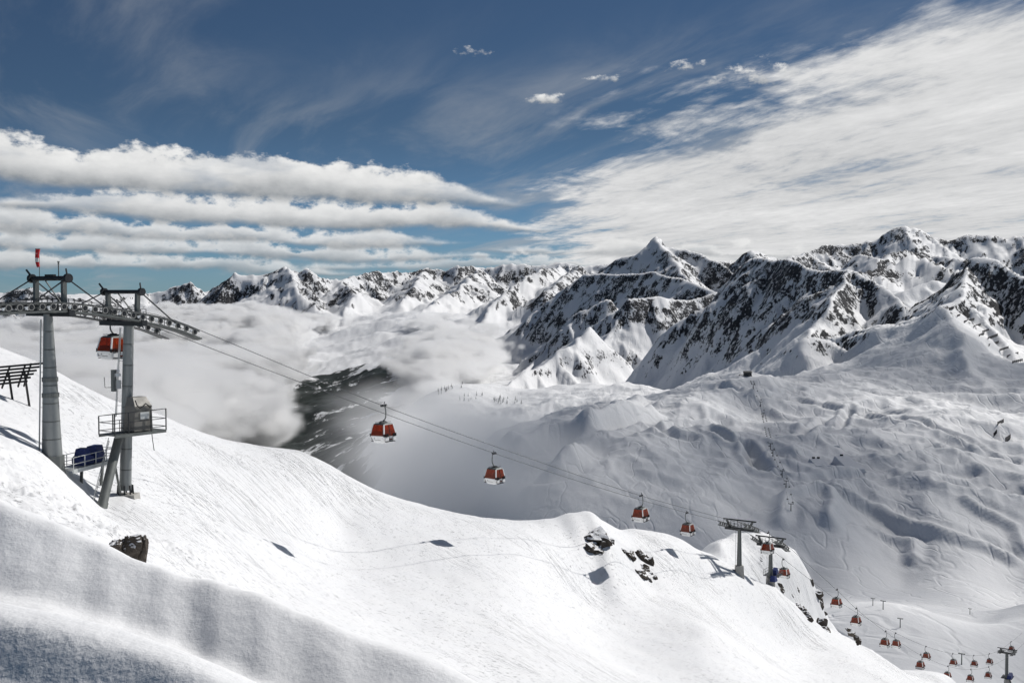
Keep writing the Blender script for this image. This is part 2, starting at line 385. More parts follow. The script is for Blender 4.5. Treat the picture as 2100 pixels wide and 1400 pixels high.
def near_height(X, Y, drifts=True):
    z = NEAR(X, Y)
    if drifts:
        n_ = int(np.searchsorted(Y[:, 0], 26.0 * K))
        bl = sstep(Y[:n_] / K, 12.5, 25)
        z[:n_] = drift_height(X[:n_], Y[:n_]) * (1 - bl) + z[:n_] * bl
    s = X / np.maximum(Y, .1) * F + 1050
    Yo = Y / K
    far = sstep(Yo, 20, 40)
    z = z + 0.085 * fbm(X * .55 + Y * .1, Y * .4, 3, .5, 3) * (1 - far) * sstep(Yo, 4.6, 7)
    # rolling unevenness of the piste
    z = z + far * (0.35 * fbm(X / 16, Y / 16, 3, .5, 9) + 0.05 * fbm(X / 2.5, Y / 2.5, 3, .55, 12))
    # trampled snow around the tower feet and below them
    tr = np.exp(-(((s - 120) / 230) ** 2)) * np.exp(-(((Yo - 50) / 11) ** 2)) + 0.9 * np.exp(-(((s - 420) / 70) ** 2)) * np.exp(-(((Yo - 57) / 5) ** 2))
    tr = np.clip(tr * (1 + fbm(X / 6, Y / 6, 2, .5, 21)), 0, 1)
    z = z + tr * (0.5 * fbm(X / 1.7, Y / 1.7, 4, .55, 31) - .28 * ridged(X / 3.1, Y / 3.1, 2, .5, 17))
    # wind-carved flutes on the knob and on the spur
    kb = np.exp(-(((s - 1190) / 70) ** 2)) * sstep(Yo, 118, 126)
    z = z + kb * 0.14 * np.sin(s / 9.0 + Y * .25)
    sp = sstep(s, 1420, 1480) * sstep(Yo, 163, 172) * (1 - sstep(Yo, 205, 215))
    z = z + sp * (1.6 * (ridged(X / 17 + Y / 60, Y / 34, 3, .5, 8) - .9))
    return z

def polar(azl, azr, nc, y0, y1, nr):
    a = np.tan(np.linspace(math.radians(azl), math.radians(azr), nc))
    y = np.exp(np.linspace(math.log(y0), math.log(y1), nr))
    Yg, Ag = np.meshgrid(y, a, indexing='ij')
    return Ag * Yg, Yg

X, Y = polar(-29.5, 28.5, 900, 2.6 * K, 330 * K, 580)
Z = near_height(X, Y)
S = X / Y * F + 1050
Yo = Y / K
grain = (1 - sstep(Yo, 12, 30)) + 0.3 * (1 - sstep(.15 + Yo - np.interp(S, [c_[0] for c_ in crest_a], [c_[2] for c_ in crest_a]), -.25, .05))
tracks = sstep(Yo, 26, 45) * (0.55 + 0.45 * sstep(fbm(X / 22, Y / 22, 2, .5, 40), -.3, .4))
M_NEAR = snow_material('snow_near', 0.25, 1, 1, near=True)
XN, YN, ZN = X, Y, Z
setk(grid_mesh('snow_slope', X, Y, Z, M_NEAR, {'grain': grain, 'tracks': tracks}), 'structure')

# ------------------------------------------------------------------ the ski bowl and the mountains behind it
bowl_pts = [(2300, 1420, 320), (2100, 1400, 330), (1900, 1415, 285), (1750, 1375, 320), (1600, 1400, 330), (1400, 1500, 340),
    (1690, 1262, 420), (1800, 1235, 440), (1870, 1241, 440), (1950, 1263, 425), (2040, 1287, 400), (2100, 1302, 385), (2300, 1330, 360),
    (1870, 1262, 520), (2000, 1285, 480), (1930, 1252, 560), (1985, 1258, 530), (2100, 1239, 545), (2300, 1220, 560), (2050, 1262, 640),
    (1700, 1222, 740), (1850, 1225, 760), (2000, 1225, 760), (2250, 1190, 760), (1550, 1240, 700), (1400, 1300, 700), (1200, 1350, 700),
    (1660, 1180, 830), (1850, 1188, 850), (2100, 1170, 870), (2300, 1150, 860),
    (1650, 1060, 905), (1750, 1095, 900), (1900, 1100, 910), (2050, 1115, 910), (1700, 1005, 960), (1900, 1022, 965), (2090, 1045, 960), (2300, 1050, 930),
    (1550, 988, 1000), (1700, 980, 1020), (1850, 985, 1030), (2050, 990, 1020), (2300, 980, 1000),
    (1500, 925, 1090), (1650, 905, 1160), (1800, 905, 1170), (2000, 905, 1150), (2120, 950, 1080), (2300, 930, 1060),
    (1450, 852, 1310), (1600, 832, 1420), (1800, 832, 1420), (1950, 850, 1360), (2100, 862, 1300), (2300, 850, 1250),
    (1400, 797, 1620), (1470, 780, 1690), (1535, 768, 1740), (1650, 778, 1740), (1800, 790, 1700), (1900, 770, 1780), (2000, 810, 1560), (1900, 710, 1960), (2050, 850, 1390),
    (1045, 906, 1130), (1080, 882, 1200), (1160, 857, 1290), (1220, 840, 1380), (1300, 817, 1500),
    (1130, 930, 1060), (1250, 950, 1020), (1350, 905, 1130), (1250, 885, 1190), (1400, 960, 1020), (1330, 860, 1280),
    (1130, 1010, 950), (1300, 1030, 925), (1450, 1045, 900), (1080, 1150, 860), (1300, 1160, 820), (1500, 1120, 840),
    (1000, 945, 1140), (940, 985, 1150), (850, 1040, 1200), (760, 1100, 1300), (950, 1150, 960), (700, 1200, 1500), (500, 1250, 1600), (0, 1250, 1600), (-400, 1250, 1600), (800, 1500, 800), (200, 1600, 800), (-400, 1600, 800),
    # behind the rim of the bowl
    (1200, 880, 1700), (1300, 850, 1900), (1400, 825, 2100), (1540, 800, 2250), (1350, 812, 3200), (1450, 798, 3000), (1560, 770, 2850), (1700, 760, 2500),
    # shelf under the middle mountain, with trees
    (900, 808, 2900), (960, 785, 3200), (1050, 822, 2900), (1130, 812, 2850), (1200, 812, 2750), (1300, 795, 2850), (850, 850, 2800), (1000, 860, 2500), (1150, 880, 2200), (900, 930, 2300), (1100, 805, 3500), (1250, 800, 3700), (1000, 800, 3900), (1150, 790, 4400), (1380, 770, 4400),
    # valley
    (600, 905, 4300), (700, 880, 4200), (500, 920, 4100), (820, 850, 4300), (700, 780, 6500), (800, 760, 6000), (620, 800, 6200), (300, 800, 6500), (0, 790, 7000), (-400, 780, 7000),
    (650, 1000, 3000), (400, 1010, 3000), (0, 1010, 3000), (-400, 1000, 3000), (700, 1080, 2300), (300, 1120, 2300), (0, 1120, 2300), (-400, 1120, 2300),
    (660, 722, 8200), (740, 700, 8400), (840, 672, 8600), (780, 725, 7400), (900, 690, 7200), (680, 690, 9500), (760, 655, 10500), (880, 640, 10500), (1000, 660, 9000), (400, 690, 11000), (0, 680, 11000), (-400, 680, 11000),
    (600, 640, 13500), (1100, 640, 12000), (1500, 640, 9000), (1900, 600, 9000), (2300, 600, 9000), (1700, 620, 7000), (2100, 620, 6000), (2400, 640, 4000), (2300, 760, 2200),
    (0, 610, 20000), (700, 600, 20000), (1400, 590, 20000), (2100, 580, 20000), (2500, 580, 20000), (-500, 610, 20000), (0, 604, 40000), (1050, 604, 40000), (2100, 604, 40000)]
BOWL = TPS(bowl_pts, 3.0, 1.3, 2e-4)

ridges = []      # (points, side slope, reach of the drop, spur length factor, generations)
def R(pts, S=0.95, D=900.0, sp=0.5, gen=2, step=None):
    ridges.append(([at(*p) for p in pts], S, D, sp, gen, step))
# far left range
R([(-450, 600, 13000), (-250, 585, 13000), (-100, 620, 12500), (60, 590, 12500), (180, 615, 12500), (310, 600, 13500), (345, 592, 13500), (395, 580, 13500), (435, 602, 13500), (452, 583, 12800), (480, 560, 12800), (515, 562, 12800), (560, 556, 12800), (590, 548, 12800), (618, 560, 12800), (632, 549, 12700), (655, 570, 12800), (700, 574, 13000), (745, 562, 13500), (790, 556, 14000), (830, 562, 14200), (870, 549, 14500), (905, 552, 14500), (935, 541, 14500), (985, 549, 15000), (1050, 538, 15000), (1100, 546, 15000), (1150, 536, 15000), (1200, 546, 15000), (1250, 541, 15000), (1330, 548, 15000), (1420, 540, 15500), (1500, 535, 16000)], 0.95, 1100, 0.55, 2, 520)
R([(700, 575, 12900), (730, 605, 11800), (700, 640, 10800)], 0.8, 900, .5, 1, 500)
R([(590, 550, 12700), (610, 600, 11800), (660, 640, 10800)], 0.8, 900, .5, 1, 500)
R([(870, 552, 14400), (850, 590, 12600), (820, 622, 11200)], 0.8, 900, .5, 1, 500)
R([(985, 552, 14500), (940, 590, 11800), (890, 620, 10200), (860, 648, 9400)], 0.85, 900, .5, 2, 450)
R([(1150, 545, 12500), (1110, 552, 10200), (1060, 580, 9400), (1010, 622, 8600), (975, 662, 8000)], 0.9, 900, .5, 2, 420)
R([(1190, 545, 11000), (1165, 566, 9500), (1120, 600, 8600)], 0.9, 800, .5, 1, 420)
R([(-200, 600, 9500), (0, 632, 8800), (60, 655, 8600), (120, 695, 8300)], 0.9, 900, .5, 2, 420)
# far right range
R([(1490, 546, 15000), (1542, 513, 15000), (1600, 532, 15500), (1640, 521, 16000), (1700, 503, 16500), (1760, 500, 16500), (1800, 492, 16500), (1830, 471, 16500), (1856, 462, 16500), (1882, 471, 16500), (1905, 481, 16500), (1950, 492, 16500), (1985, 480, 16500), (2025, 478, 16500), (2060, 487, 16500), (2100, 484, 16500), (2250, 478, 16500), (2500, 490, 16500)], 0.9, 1300, .55, 2, 600)
R([(1700, 565, 9000), (1760, 558, 9000), (1820, 542, 9200), (1872, 524, 9400), (1915, 540, 9200), (1960, 552, 9000)], 0.8, 900, .4, 2, 420)
R([(1760, 520, 12500), (1800, 528, 12000), (1860, 515, 12500), (1910, 522, 12500), (1990, 535, 12000)], 0.8, 900, .4, 2, 450)
R([(1850, 600, 5500), (1905, 575, 5600), (1950, 585, 5600)], 0.6, 500, .3, 1, 300)
# middle mountain: its crests run away to the left, so the near faces lie in shade
R([(1010, 722, 7500), (1060, 676, 7250), (1110, 632, 7050), (1170, 588, 6850), (1240, 550, 6600), (1290, 525, 6450), (1325, 507, 6350), (1345, 486, 6300), (1362, 505, 6260), (1400, 512, 6200), (1440, 522, 6100), (1480, 540, 6000), (1530, 575, 5800)], 1.12, 1000, .38, 2, 380)
R([(1030, 706, 6500), (1130, 612, 6150), (1200, 563, 5850), (1270, 563, 5650), (1340, 556, 5450), (1400, 574, 5250), (1470, 598, 5000)], 1.15, 1000, .32, 2, 340)
R([(1345, 490, 6250), (1385, 535, 5900), (1410, 575, 5500)], 0.9, 700, .35, 1, 300)
R([(1470, 600, 4950), (1405, 613, 4850), (1350, 608, 4780), (1290, 613, 4720), (1258, 668, 4620), (1228, 718, 4480), (1205, 752, 4300)], 1.1, 800, .3, 2, 280)
R([(1250, 612, 4900), (1180, 645, 5000), (1130, 695, 4950), (1092, 745, 4800), (1050, 790, 4500), (1010, 815, 4200)], 1.12, 700, .3, 2, 280)
R([(1215, 672, 4300), (1175, 700, 4150), (1120, 738, 4000), (1060, 775, 3800), (1015, 802, 3600)], 1.12, 600, .3, 2, 240)
# dark north wall
R([(1850, 628, 2650), (1838, 610, 2720), (1790, 574, 2850), (1738, 548, 2950), (1690, 556, 3050), (1642, 533, 3200), (1600, 533, 3350), (1546, 529, 3500), (1508, 562, 3600), (1478, 625, 3700), (1440, 690, 3800), (1392, 752, 3900), (1320, 788, 4050)], 1.22, 1300, .16, 2, 260)
R([(1738, 550, 2940), (1712, 605, 2720), (1672, 668, 2560), (1628, 722, 2420)], 1.0, 500, .15, 1, 260)
R([(1642, 690, 2280), (1668, 686, 2300), (1700, 692, 2320), (1745, 725, 2260)], 1.2, 220, .3, 1, 100)
# right-hand mountain with its shoulder
R([(2400, 660, 1900), (2230, 620, 2100), (2100, 565, 2320), (2045, 531, 2420), (2000, 526, 2480), (1950, 572, 2620), (1880, 622, 2760), (1828, 652, 2860)], 1.15, 800, .28, 2, 210)
R([(1935, 628, 2130), (1870, 652, 2190), (1800, 672, 2250), (1748, 692, 2330)], 1.12, 700, .12, 1, 170)
R([(1938, 630, 2120), (1972, 680, 1930), (1996, 735, 1790), (2008, 790, 1660), (2026, 835, 1540)], 0.85, 330, .12, 1, 170)

R([(1975, 590, 2350), (2010, 648, 2180), (2060, 705, 2030), (2115, 762, 1880), (2200, 830, 1700)], 1.15, 300, .3, 2, 90)
R([(1700, 690, 2420), (1770, 678, 2380), (1850, 655, 2330), (1925, 622, 2300)], 1.3, 120, .5, 1, 60)

R([(1936, 631, 2125), (1958, 592, 2270), (1985, 550, 2420)], 1.15, 320, .35, 2, 90)
R([(1338, 492, 6280), (1346, 485, 6290), (1356, 490, 6280)], 1.9, 60, .2, 1, 40)

segs = []    # x0 y0 z0 x1 y1 z1 S D
rr = random.Random(3)
def grow(pts, S, D, sp, gen, step):
    for a, b in zip(pts[:-1], pts[1:]): segs.append((a, b, S, D))
    if gen <= 0: return
    L = sum((b - a).length for a, b in zip(pts[:-1], pts[1:]))
    step = step or L / 8
    acc = rr.uniform(.2, .8) * step
    for a, b in zip(pts[:-1], pts[1:]):
        l = (b - a).length
        while acc < l:
            p = a.lerp(b, acc / l); d = (b - a).to_2d().normalized()
            for side in (-1, 1):
                if rr.random() < .12: continue
                n = Vector((-d.y, d.x)) * side
                # spurs lean a little down the crest
                lean = -d if b.z > a.z else d
                n = (n + lean * rr.uniform(0.0, .7)).normalized()
                ln = D * sp * rr.uniform(.55, 1.35)
                q0 = Vector((p.x, p.y, p.z - rr.uniform(0, .02) * D))
                q1 = q0 + Vector((n.x * ln * .5, n.y * ln * .5, -S * .50 * ln * .5 * rr.uniform(.9, 1.25)))
                w = Vector((-n.y, n.x)) * rr.uniform(-.25, .25)
                q2 = q1 + Vector(((n.x + w.x) * ln * .5, (n.y + w.y) * ln * .5, -S * .62 * ln * .5 * rr.uniform(.9, 1.3)))
                grow([q0, q1, q2], S * 1.05, D * .6, sp * .8, gen - 1, ln * .30)
            acc += step * rr.uniform(.6, 1.4)
        acc -= l
for r_ in ridges: grow(*r_)

_yr = np.exp(np.concatenate([np.linspace(math.log(a_), math.log(b_), n_, endpoint=False) for a_, b_, n_ in ((230, 700, 50), (700, 1900, 250), (1900, 4300, 190), (4300, 6700, 170), (6700, 7500, 12), (7500, 12000, 50), (12000, 17200, 120), (17200, 40000, 10))])) * K
_ar = np.tan(np.linspace(math.radians(-29.5), math.radians(28.5), 1000))
Y, _ag = np.meshgrid(_yr, _ar, indexing='ij'); X = _ag * Y
Yo = Y / K
base = BOWL(X, Y)
S = X / Y * F + 1050
sc = np.clip(Yo / 3000, .25, 4)
# rolling hummocks of the bowl
hum = sstep(Yo, 800, 1050) * (1 - sstep(Yo, 2600, 3600)) * sstep(S, 850, 1050)
base = base + hum * (18 * fbm(X / 260, Y / 300, 2, .5, 51) + 10 * (ridged(X / 210 + Y / 600, Y / 190, 2, .5, 57) - .8) + 6.5 * (ridged((X + .5 * Y) / 120, (Y - .6 * X) / 210, 3, .5, 63) - .8) + 2.6 * (ridged((X + .5 * Y) / 50, (Y - .6 * X) / 85, 3, .5, 66) - .8) + 1.2 * fbm(X / 18, Y / 24, 2, .5, 60))
lowr = (1 - sstep(Yo, 560, 700)) * sstep(Yo, 300, 380)
base = base + lowr * (2.5 * fbm(X / 70, Y / 70, 3, .5, 66))
vall = sstep(Yo, 2600, 4000)
base = base + vall * (70 * fbm(X / 900, Y / 900, 5, .5, 71))
far1 = sstep(Yo, 4200, 8500)
def two(fn, a, b, *k):
    """noise whose grain is finer on the nearer mountains"""
    return (1 - far1) * fn(X / a, Y / a, *k) + far1 * (b / a) * fn(X / b + 31, Y / b - 17, *k)
wx = X + 26 * two(fbm, 240, 620, 3, .55, 81); wy = Y + 26 * two(fbm, 250, 640, 3, .55, 85)
H = np.full(X.shape, -1e5); dmin = np.full(X.shape, 1e5); al = np.zeros(X.size); cum = 0.0
fx_, fy_ = wx.ravel(), wy.ravel(); Hf = H.ravel(); df = dmin.ravel()
order = np.argsort(fy_); sy = fy_[order]
for a, b, Sl, Dd in segs:
    reach = Dd * 2.6
    i0, i1 = np.searchsorted(sy, [min(a.y, b.y) - reach, max(a.y, b.y) + reach])
    id_ = order[i0:i1]
    xx = fx_[id_]
    ok = (xx > min(a.x, b.x) - reach) & (xx < max(a.x, b.x) + reach)
    id_ = id_[ok]
    if id_.size == 0: continue
    xx = xx[ok]; yy = fy_[id_]
    dx_, dy_ = b.x - a.x, b.y - a.y; l2 = dx_ * dx_ + dy_ * dy_ + 1e-6
    t_ = np.clip(((xx - a.x) * dx_ + (yy - a.y) * dy_) / l2, 0, 1)
    dd = np.hypot(xx - a.x - t_ * dx_, yy - a.y - t_ * dy_)
    rc_ = 8.0 if a.y < 9000 else 12.0
    dr_ = dd; dd = np.sqrt(dd * dd + rc_ * rc_) - rc_
    hh = a.z + t_ * (b.z - a.z) - Sl * (np.minimum(dd, Dd * .75) + .5 * np.maximum(dd - Dd * .75, 0))
    up = hh > Hf[id_]
    Hf[id_[up]] = hh[up]; df[id_[up]] = dd[up]; al[id_[up]] = cum + t_[up] * math.sqrt(l2)
    cum += math.sqrt(l2)
H = Hf.reshape(X.shape); dmin = df.reshape(X.shape)
# crags: broken detail on the mountains, fading out on the valley floors
rough = sstep(H - base, -20, 120 * np.clip(sc, .4, 2))
al = al.reshape(X.shape)
wig = .25 * fbm(X / 90, Y / 90, 2, .5, 23)
gul = (1 - far1) * (5 * (ridged(al / 95 + wig, dmin / 500, 2, .5, 14) - 1) + 1.6 * (ridged(al / 34 + wig, dmin / 260, 2, .5, 16) - 1))
ux, uy = X + 60 * fbm(X / 400, Y / 400, 2, .5, 3), Y + 60 * fbm(X / 400 + 5, Y / 400, 2, .5, 4)
al2 = fbm(X / 700, Y / 700, 3, .5, 77)
crag = (1 - far1) * 24 * (ridged(ux / 330, uy / 330, 5, .46, 91) - 1.05) + far1 * (58 * (ridged(ux / 950, uy / 950, 5, .52, 92) - 1.05) + 16 * (ridged(ux / 190, uy / 190, 3, .5, 94) - 1.0))
H = H + gul * sstep(dmin, 0, 70) + crag * (.5 + .5 * sstep(dmin, 0, 120 + 250 * far1)) + far1 * 20 * np.exp(-dmin / 150) * (ridged(X / 260, Y / 260, 3, .55, 44) - .9) + 1.8 * two(fbm, 24, 60, 3, .6, 95)
k = 8 * sc
dz_ = (H - base) / k
Z = base + k * np.where(dz_ > 30, dz_, np.log1p(np.exp(np.clip(dz_, -50, 30))))
# groomed roads, a half-pipe and piste edges cut into the bowl
def hit_on(px, py):
    cols = X[0] / Y[0]
    k_ = (px - 1050) / F / (math.cos(PITCH) + (700 - py) / F * math.sin(PITCH))
    j = int(np.clip(np.searchsorted(cols, k_), 1, len(cols) - 1))
    q = Z[:, j] / Y[:, 0]; tgt = slope_of(py); i = int(np.argmax(q >= tgt))
    return k_ * Y[i, 0], Y[i, 0]
def carve(pp, depth, w, berm):
    pts = [hit_on(*p) for p in pp]
    r0 = np.searchsorted(Y[:, 0], [min(p[1] for p in pts) - 60, max(p[1] for p in pts) + 60])
    xs, ys = X[r0[0]:r0[1]], Y[r0[0]:r0[1]]; best = np.full(xs.shape, 1e9); sgn = np.zeros(xs.shape)
    for (ax, ay), (bx_, by_) in zip(pts[:-1], pts[1:]):
        vx, vy = bx_ - ax, by_ - ay; l2 = vx * vx + vy * vy + 1e-6
        t_ = np.clip(((xs - ax) * vx + (ys - ay) * vy) / l2, 0, 1); ex, ey = xs - ax - t_ * vx, ys - ay - t_ * vy
        d_ = np.hypot(ex, ey); up = d_ < best; best[up] = d_[up]; sgn[up] = np.sign(ex * vy - ey * vx)[up]
    depth *= 1.5; berm *= 1.5
    Z[r0[0]:r0[1]] += -depth * np.exp(-(best / w) ** 2) + berm * np.exp(-((best - 1.9 * w) / (.8 * w)) ** 2)
for pp, dp, w_, bm_ in [
    ([(1712, 1000), (1740, 1020), (1800, 1050), (1870, 1080), (1960, 1105), (2030, 1130), (2070, 1150)], -5.0, 9, -1),
    ([(1985, 1030), (2040, 1060), (2085, 1090), (2100, 1130)], -4.0, 8, -1),
    ([(1462, 887), (1500, 900), (1530, 912), (1546, 925), (1542, 940), (1562, 968)], 9, 9, 4),
    ([(1560, 812), (1640, 822), (1720, 838), (1800, 855), (1890, 862), (1960, 890), (2040, 940)], 4, 7, 1.5),
    ([(1340, 868), (1365, 885), (1390, 897), (1420, 897)], 5, 8, 2),
    ([(1640, 985), (1740, 975), (1860, 968), (2000, 972)], 4, 9, 1.5),
    ([(1480, 790), (1520, 800), (1600, 803), (1640, 800)], 4, 8, 2),
    ([(1720, 880), (1735, 850), (1745, 835)], 4, 6, 2),
    ([(1140, 968), (1170, 935), (1200, 905), (1240, 868), (1290, 848), (1330, 845)], -9, 16, -3),
    ([(1050, 930), (1120, 890), (1190, 866), (1250, 842), (1310, 820)], -7, 16, -2),
    ([(1230, 905), (1300, 880), (1380, 868), (1450, 870)], -5, 14, -2),
    ([(1640, 890), (1690, 860), (1760, 848), (1850, 846)], 4, 8, 2), ([(1820, 930), (1900, 915), (1990, 925), (2080, 950)], 4, 8, 2),
    ([(1600, 1075), (1610, 1020), (1680, 1000), (1705, 1012), (1712, 1040), (1700, 1070)], -6, 9, -1),
    ([(1790, 1090), (1830, 1110), (1870, 1112), (1872, 1150)], -4, 8, -1), ([(1930, 985), (2000, 1000), (2100, 1010)], 4, 8, 2)]: carve(pp, dp, w_, bm_)
# slope and rock cover
dzr = np.gradient(Z, axis=0) / np.maximum(np.gradient(Y, axis=0), 1e-3)
dzc = np.gradient(Z, axis=1) / np.maximum(np.abs(np.gradient(X, axis=1)), 1e-3)
gxx = dzc; gyy = dzr - dzc * (X / Y)
slope = np.hypot(gxx, gyy)
rock = sstep(slope, .62, 1.55) * .92 + .34 * np.exp(-dmin / (55 + 120 * far1)) * rough - .17
rock = rock * sstep(rough, .15, .7) + (1 - sstep(rough, .15, .7)) * -.4 + .15 * rough * fbm(X / 500, Y / 500, 3, .5, 99)
forest = sstep(-Z, 420, 640) * sstep(Yo, 1800, 2600) * (1 - sstep(S, 880, 1000)) * .95 * (1 - .75 * sstep(Yo, 6300, 7600))
forest = np.maximum(forest, sstep(-Z, 300, 420) * .48 * sstep(Yo, 2300, 2800) * (1 - sstep(Yo, 3300, 3700)) * (1 - sstep(S, 980, 1090)) * sstep(S, 700, 860))
forest = forest - .3
rock = rock + .13 * sstep(S, 1460, 1560) * sstep(Yo, 2050, 2500) * (1 - sstep(Yo, 4000, 4600)) * rough
rock = rock + rough * (.22 * two(fbm, 260, 620, 3, .55, 61) - .20 * sstep(dmin, 90 + 100 * far1, 480 + 500 * far1) * (1 - .6 * far1) + .16 * far1)
rock = rock - .34 * sstep(-Z, 40, 290) * (1 - sstep(Yo, 4600, 5600)) - .22 * sstep(-Z, 60, 420) * sstep(Yo, 4600, 5600) * (1 - far1)
rock = np.clip(rock, -.6, .60)
M_FAR = snow_material('snow_mountain', 0.012, 0.022, 4.0)
M_BIG = snow_material('snow_range', 0.004, 0.0085, 10.0)
cut = int(np.searchsorted(Y[:, 0], 7200.0 * K))
at_ = {'rock': rock, 'forest': forest}
setk(grid_mesh('ski_bowl_terrain', X[:cut + 1], Y[:cut + 1], Z[:cut + 1], M_FAR, {q: v[:cut + 1] for q, v in at_.items()}), 'structure')
setk(grid_mesh('mountain_range_terrain', X[cut:], Y[cut:], Z[cut:], M_BIG, {q: v[cut:] for q, v in at_.items()}), 'structure')
ZB, XB, YB = Z, X, Y

# ------------------------------------------------------------------ sea of cloud in the valley: a real volume
def spectral(shape, beta, seed, aniso=(1, 1, 1)):
    """periodic random field with a power-law spectrum, unit variance"""
    g = np.random.default_rng(seed).standard_normal(shape).astype(np.float32)
    f = np.fft.rfftn(g)
    kx = np.fft.fftfreq(shape[0])[:, None, None] * shape[0] * aniso[0]; ky = np.fft.fftfreq(shape[1])[None, :, None] * shape[1] * aniso[1]; kz = np.fft.rfftfreq(shape[2])[None, None, :] * shape[2] * aniso[2]
    k = np.sqrt(kx * kx + ky * ky + kz * kz); k[0, 0, 0] = 1e9
    k = np.maximum(k, 2.0)
    o = np.fft.irfftn(f * k ** (-beta / 2), s=shape).astype(np.float32)
    return (o - o.mean()) / o.std()

def cloud_volume(name, lo, hi, res, dens, mat):
    """a mesh of loose sample points carrying a density that geometry nodes turn into one fog volume"""
    nx, ny, nz = res
    me = bpy.data.meshes.new(name)
    n = nx * ny * nz
    me.vertices.add(n)
    me.vertices.foreach_set('co', np.zeros(n * 3, np.float32))
    a = me.attributes.new('fog', 'FLOAT', 'POINT'); a.data.foreach_set('value', np.ascontiguousarray(dens, np.float32).ravel())
    o = bpy.data.objects.new(name, me); COL.objects.link(o)
    me.materials.append(mat)
    g = bpy.data.node_groups.new(name + '_nodes', 'GeometryNodeTree')
    g.interface.new_socket('Geometry', in_out='INPUT', socket_type='NodeSocketGeometry')
    g.interface.new_socket('Geometry', in_out='OUTPUT', socket_type='NodeSocketGeometry')
    T = NT(g)
    gi = T.node('NodeGroupInput'); go = T.node('NodeGroupOutput')
    pos = T.node('GeometryNodeInputPosition').outputs[0]
    q = T.vmath('DIVIDE', T.vmath('SUBTRACT', pos, lo), tuple((hi[i] - lo[i]) / (res[i] - 1) for i in range(3)))
    sx, sy_, sz = T.sep(q)
    r = [T.math('MINIMUM', T.math('MAXIMUM', T.math('ROUND', c_), 0), float(m_ - 1)) for c_, m_ in zip((sx, sy_, sz), res)]
    idx = T.math('ADD', T.math('MULTIPLY', T.math('ADD', T.math('MULTIPLY', r[0], float(ny)), r[1]), float(nz)), r[2])
    na = T.node('GeometryNodeInputNamedAttribute', data_type='FLOAT'); na.inputs[0].default_value = 'fog'
    si = T.node('GeometryNodeSampleIndex', data_type='FLOAT', domain='POINT')
    T.l.new(gi.outputs[0], si.inputs[0]); T.l.new(na.outputs[0], si.inputs['Value']); T.l.new(idx, si.inputs['Index'])
    vc = T.node('GeometryNodeVolumeCube')
    T.l.new(si.outputs[0], vc.inputs['Density'])
    vc.inputs['Min'].default_value = lo; vc.inputs['Max'].default_value = hi
    for k_, r_ in zip(('Resolution X', 'Resolution Y', 'Resolution Z'), res): vc.inputs[k_].default_value = r_
    sm = T.node('GeometryNodeSetMaterial'); sm.inputs['Material'].default_value = mat
    T.l.new(vc.outputs[0], sm.inputs[0]); T.l.new(sm.outputs[0], go.inputs[0])
    md = o.modifiers.new('volume', 'NODES'); md.node_group = g
    return o

def cloud_material(name, density, aniso=0.35):
    m = bpy.data.materials.new(name); m.use_nodes = True
    t = NT(m.node_tree); t.n.clear()
    out = t.node('ShaderNodeOutputMaterial'); pv = t.node('ShaderNodeVolumePrincipled')
    pv.inputs['Color'].default_value = (0.972, 0.976, 0.98, 1)
    pv.inputs['Density'].default_value = density; pv.inputs['Anisotropy'].default_value = aniso
    t.l.new(pv.outputs[0], out.inputs['Volume'])
    m.cycles.volume_step_rate = 1.0
    return m

lo, hi = (-6400.0, 850.0 * K, -780.0), (1300.0, 11000.0 * K, -120.0)
res = (256, 400, 33)
gx_, gy_, gz_ = np.meshgrid(np.linspace(lo[0], hi[0], res[0]), np.linspace(lo[1], hi[1], res[1]), np.linspace(lo[2], hi[2], res[2]), indexing='ij')
# spacing about 30 m x 31 m x 20 m
n_lo = spectral((256, 480, 48), 4.2, 1, (1, .55, 2.2))[:, :400, :33]
n_hi = spectral((256, 480, 48), 3.3, 2, (1, .55, 3.4))[:, :400, :33]
bil = 1.1 - 1.5 * np.abs(spectral((256, 480, 48), 4.4, 6, (1, .55, 3.0))[:, :400, :33])
fld = n_lo * .40 + n_hi * .55 + bil * .42
sq = gx_ / gy_ * F + 1050
gy_ = gy_ / K
# the deck: level top that rises a little with distance, billows on it, ragged underside
b2 = spectral((256, 480, 1), 3.6, 9, (1, .55, 1))[:, :400]
top = np.interp(gy_, [850, 1050, 1400, 2200, 4500, 7000, 11000], [-205, -225, -275, -335, -320, -250, -215]) + 62 * b2
cover = np.full(gx_.shape, .12, np.float32)
def hole(cs, cyq, ws, wy_, amt):
    global cover
    cover = cover - amt * np.exp(-((sq - cs) / ws) ** 2 - (np.log(gy_ / cyq) / wy_) ** 2).astype(np.float32)
hole(590, 2350, 150, .28, 2.0); hole(690, 3300, 130, .30, 1.9); hole(735, 4700, 115, .28, 2.2); hole(755, 7000, 130, .30, 2.3); hole(430, 2500, 110, .2, .9)
hole(1130, 3100, 150, .35, 1.8); hole(1150, 5000, 200, .35, 1.6)
hole(1270, 1280, 160, .16, 1.2); hole(1250, 2300, 160, .30, 1.5)
hole(880, 10000, 220, .16, 1.2); hole(150, 9800, 130, .10, .8)
hole(580, 6600, 60, .12, -1.0); hole(900, 4200, 70, .2, -1.0); hole(860, 1500, 200, .25, -.6); hole(950, 6500, 90, .2, -.8); hole(300, 5200, 220, .3, -.35); hole(560, 3900, 60, .16, -.7); hole(980, 1350, 200, .3, -.5); hole(1300, 900, 260, .12, -.5)
h = (top - gz_)
prof = sstep(h, -35, 70) * (1 - sstep(h, 260, 430))
d = fld * 1.15 + cover - (1 - prof) * 1.7
dens = (.75 * sstep(d, 0, .55) + .35 * np.clip(d - .3, 0, 1.2)) * sstep(prof, 0, .4)
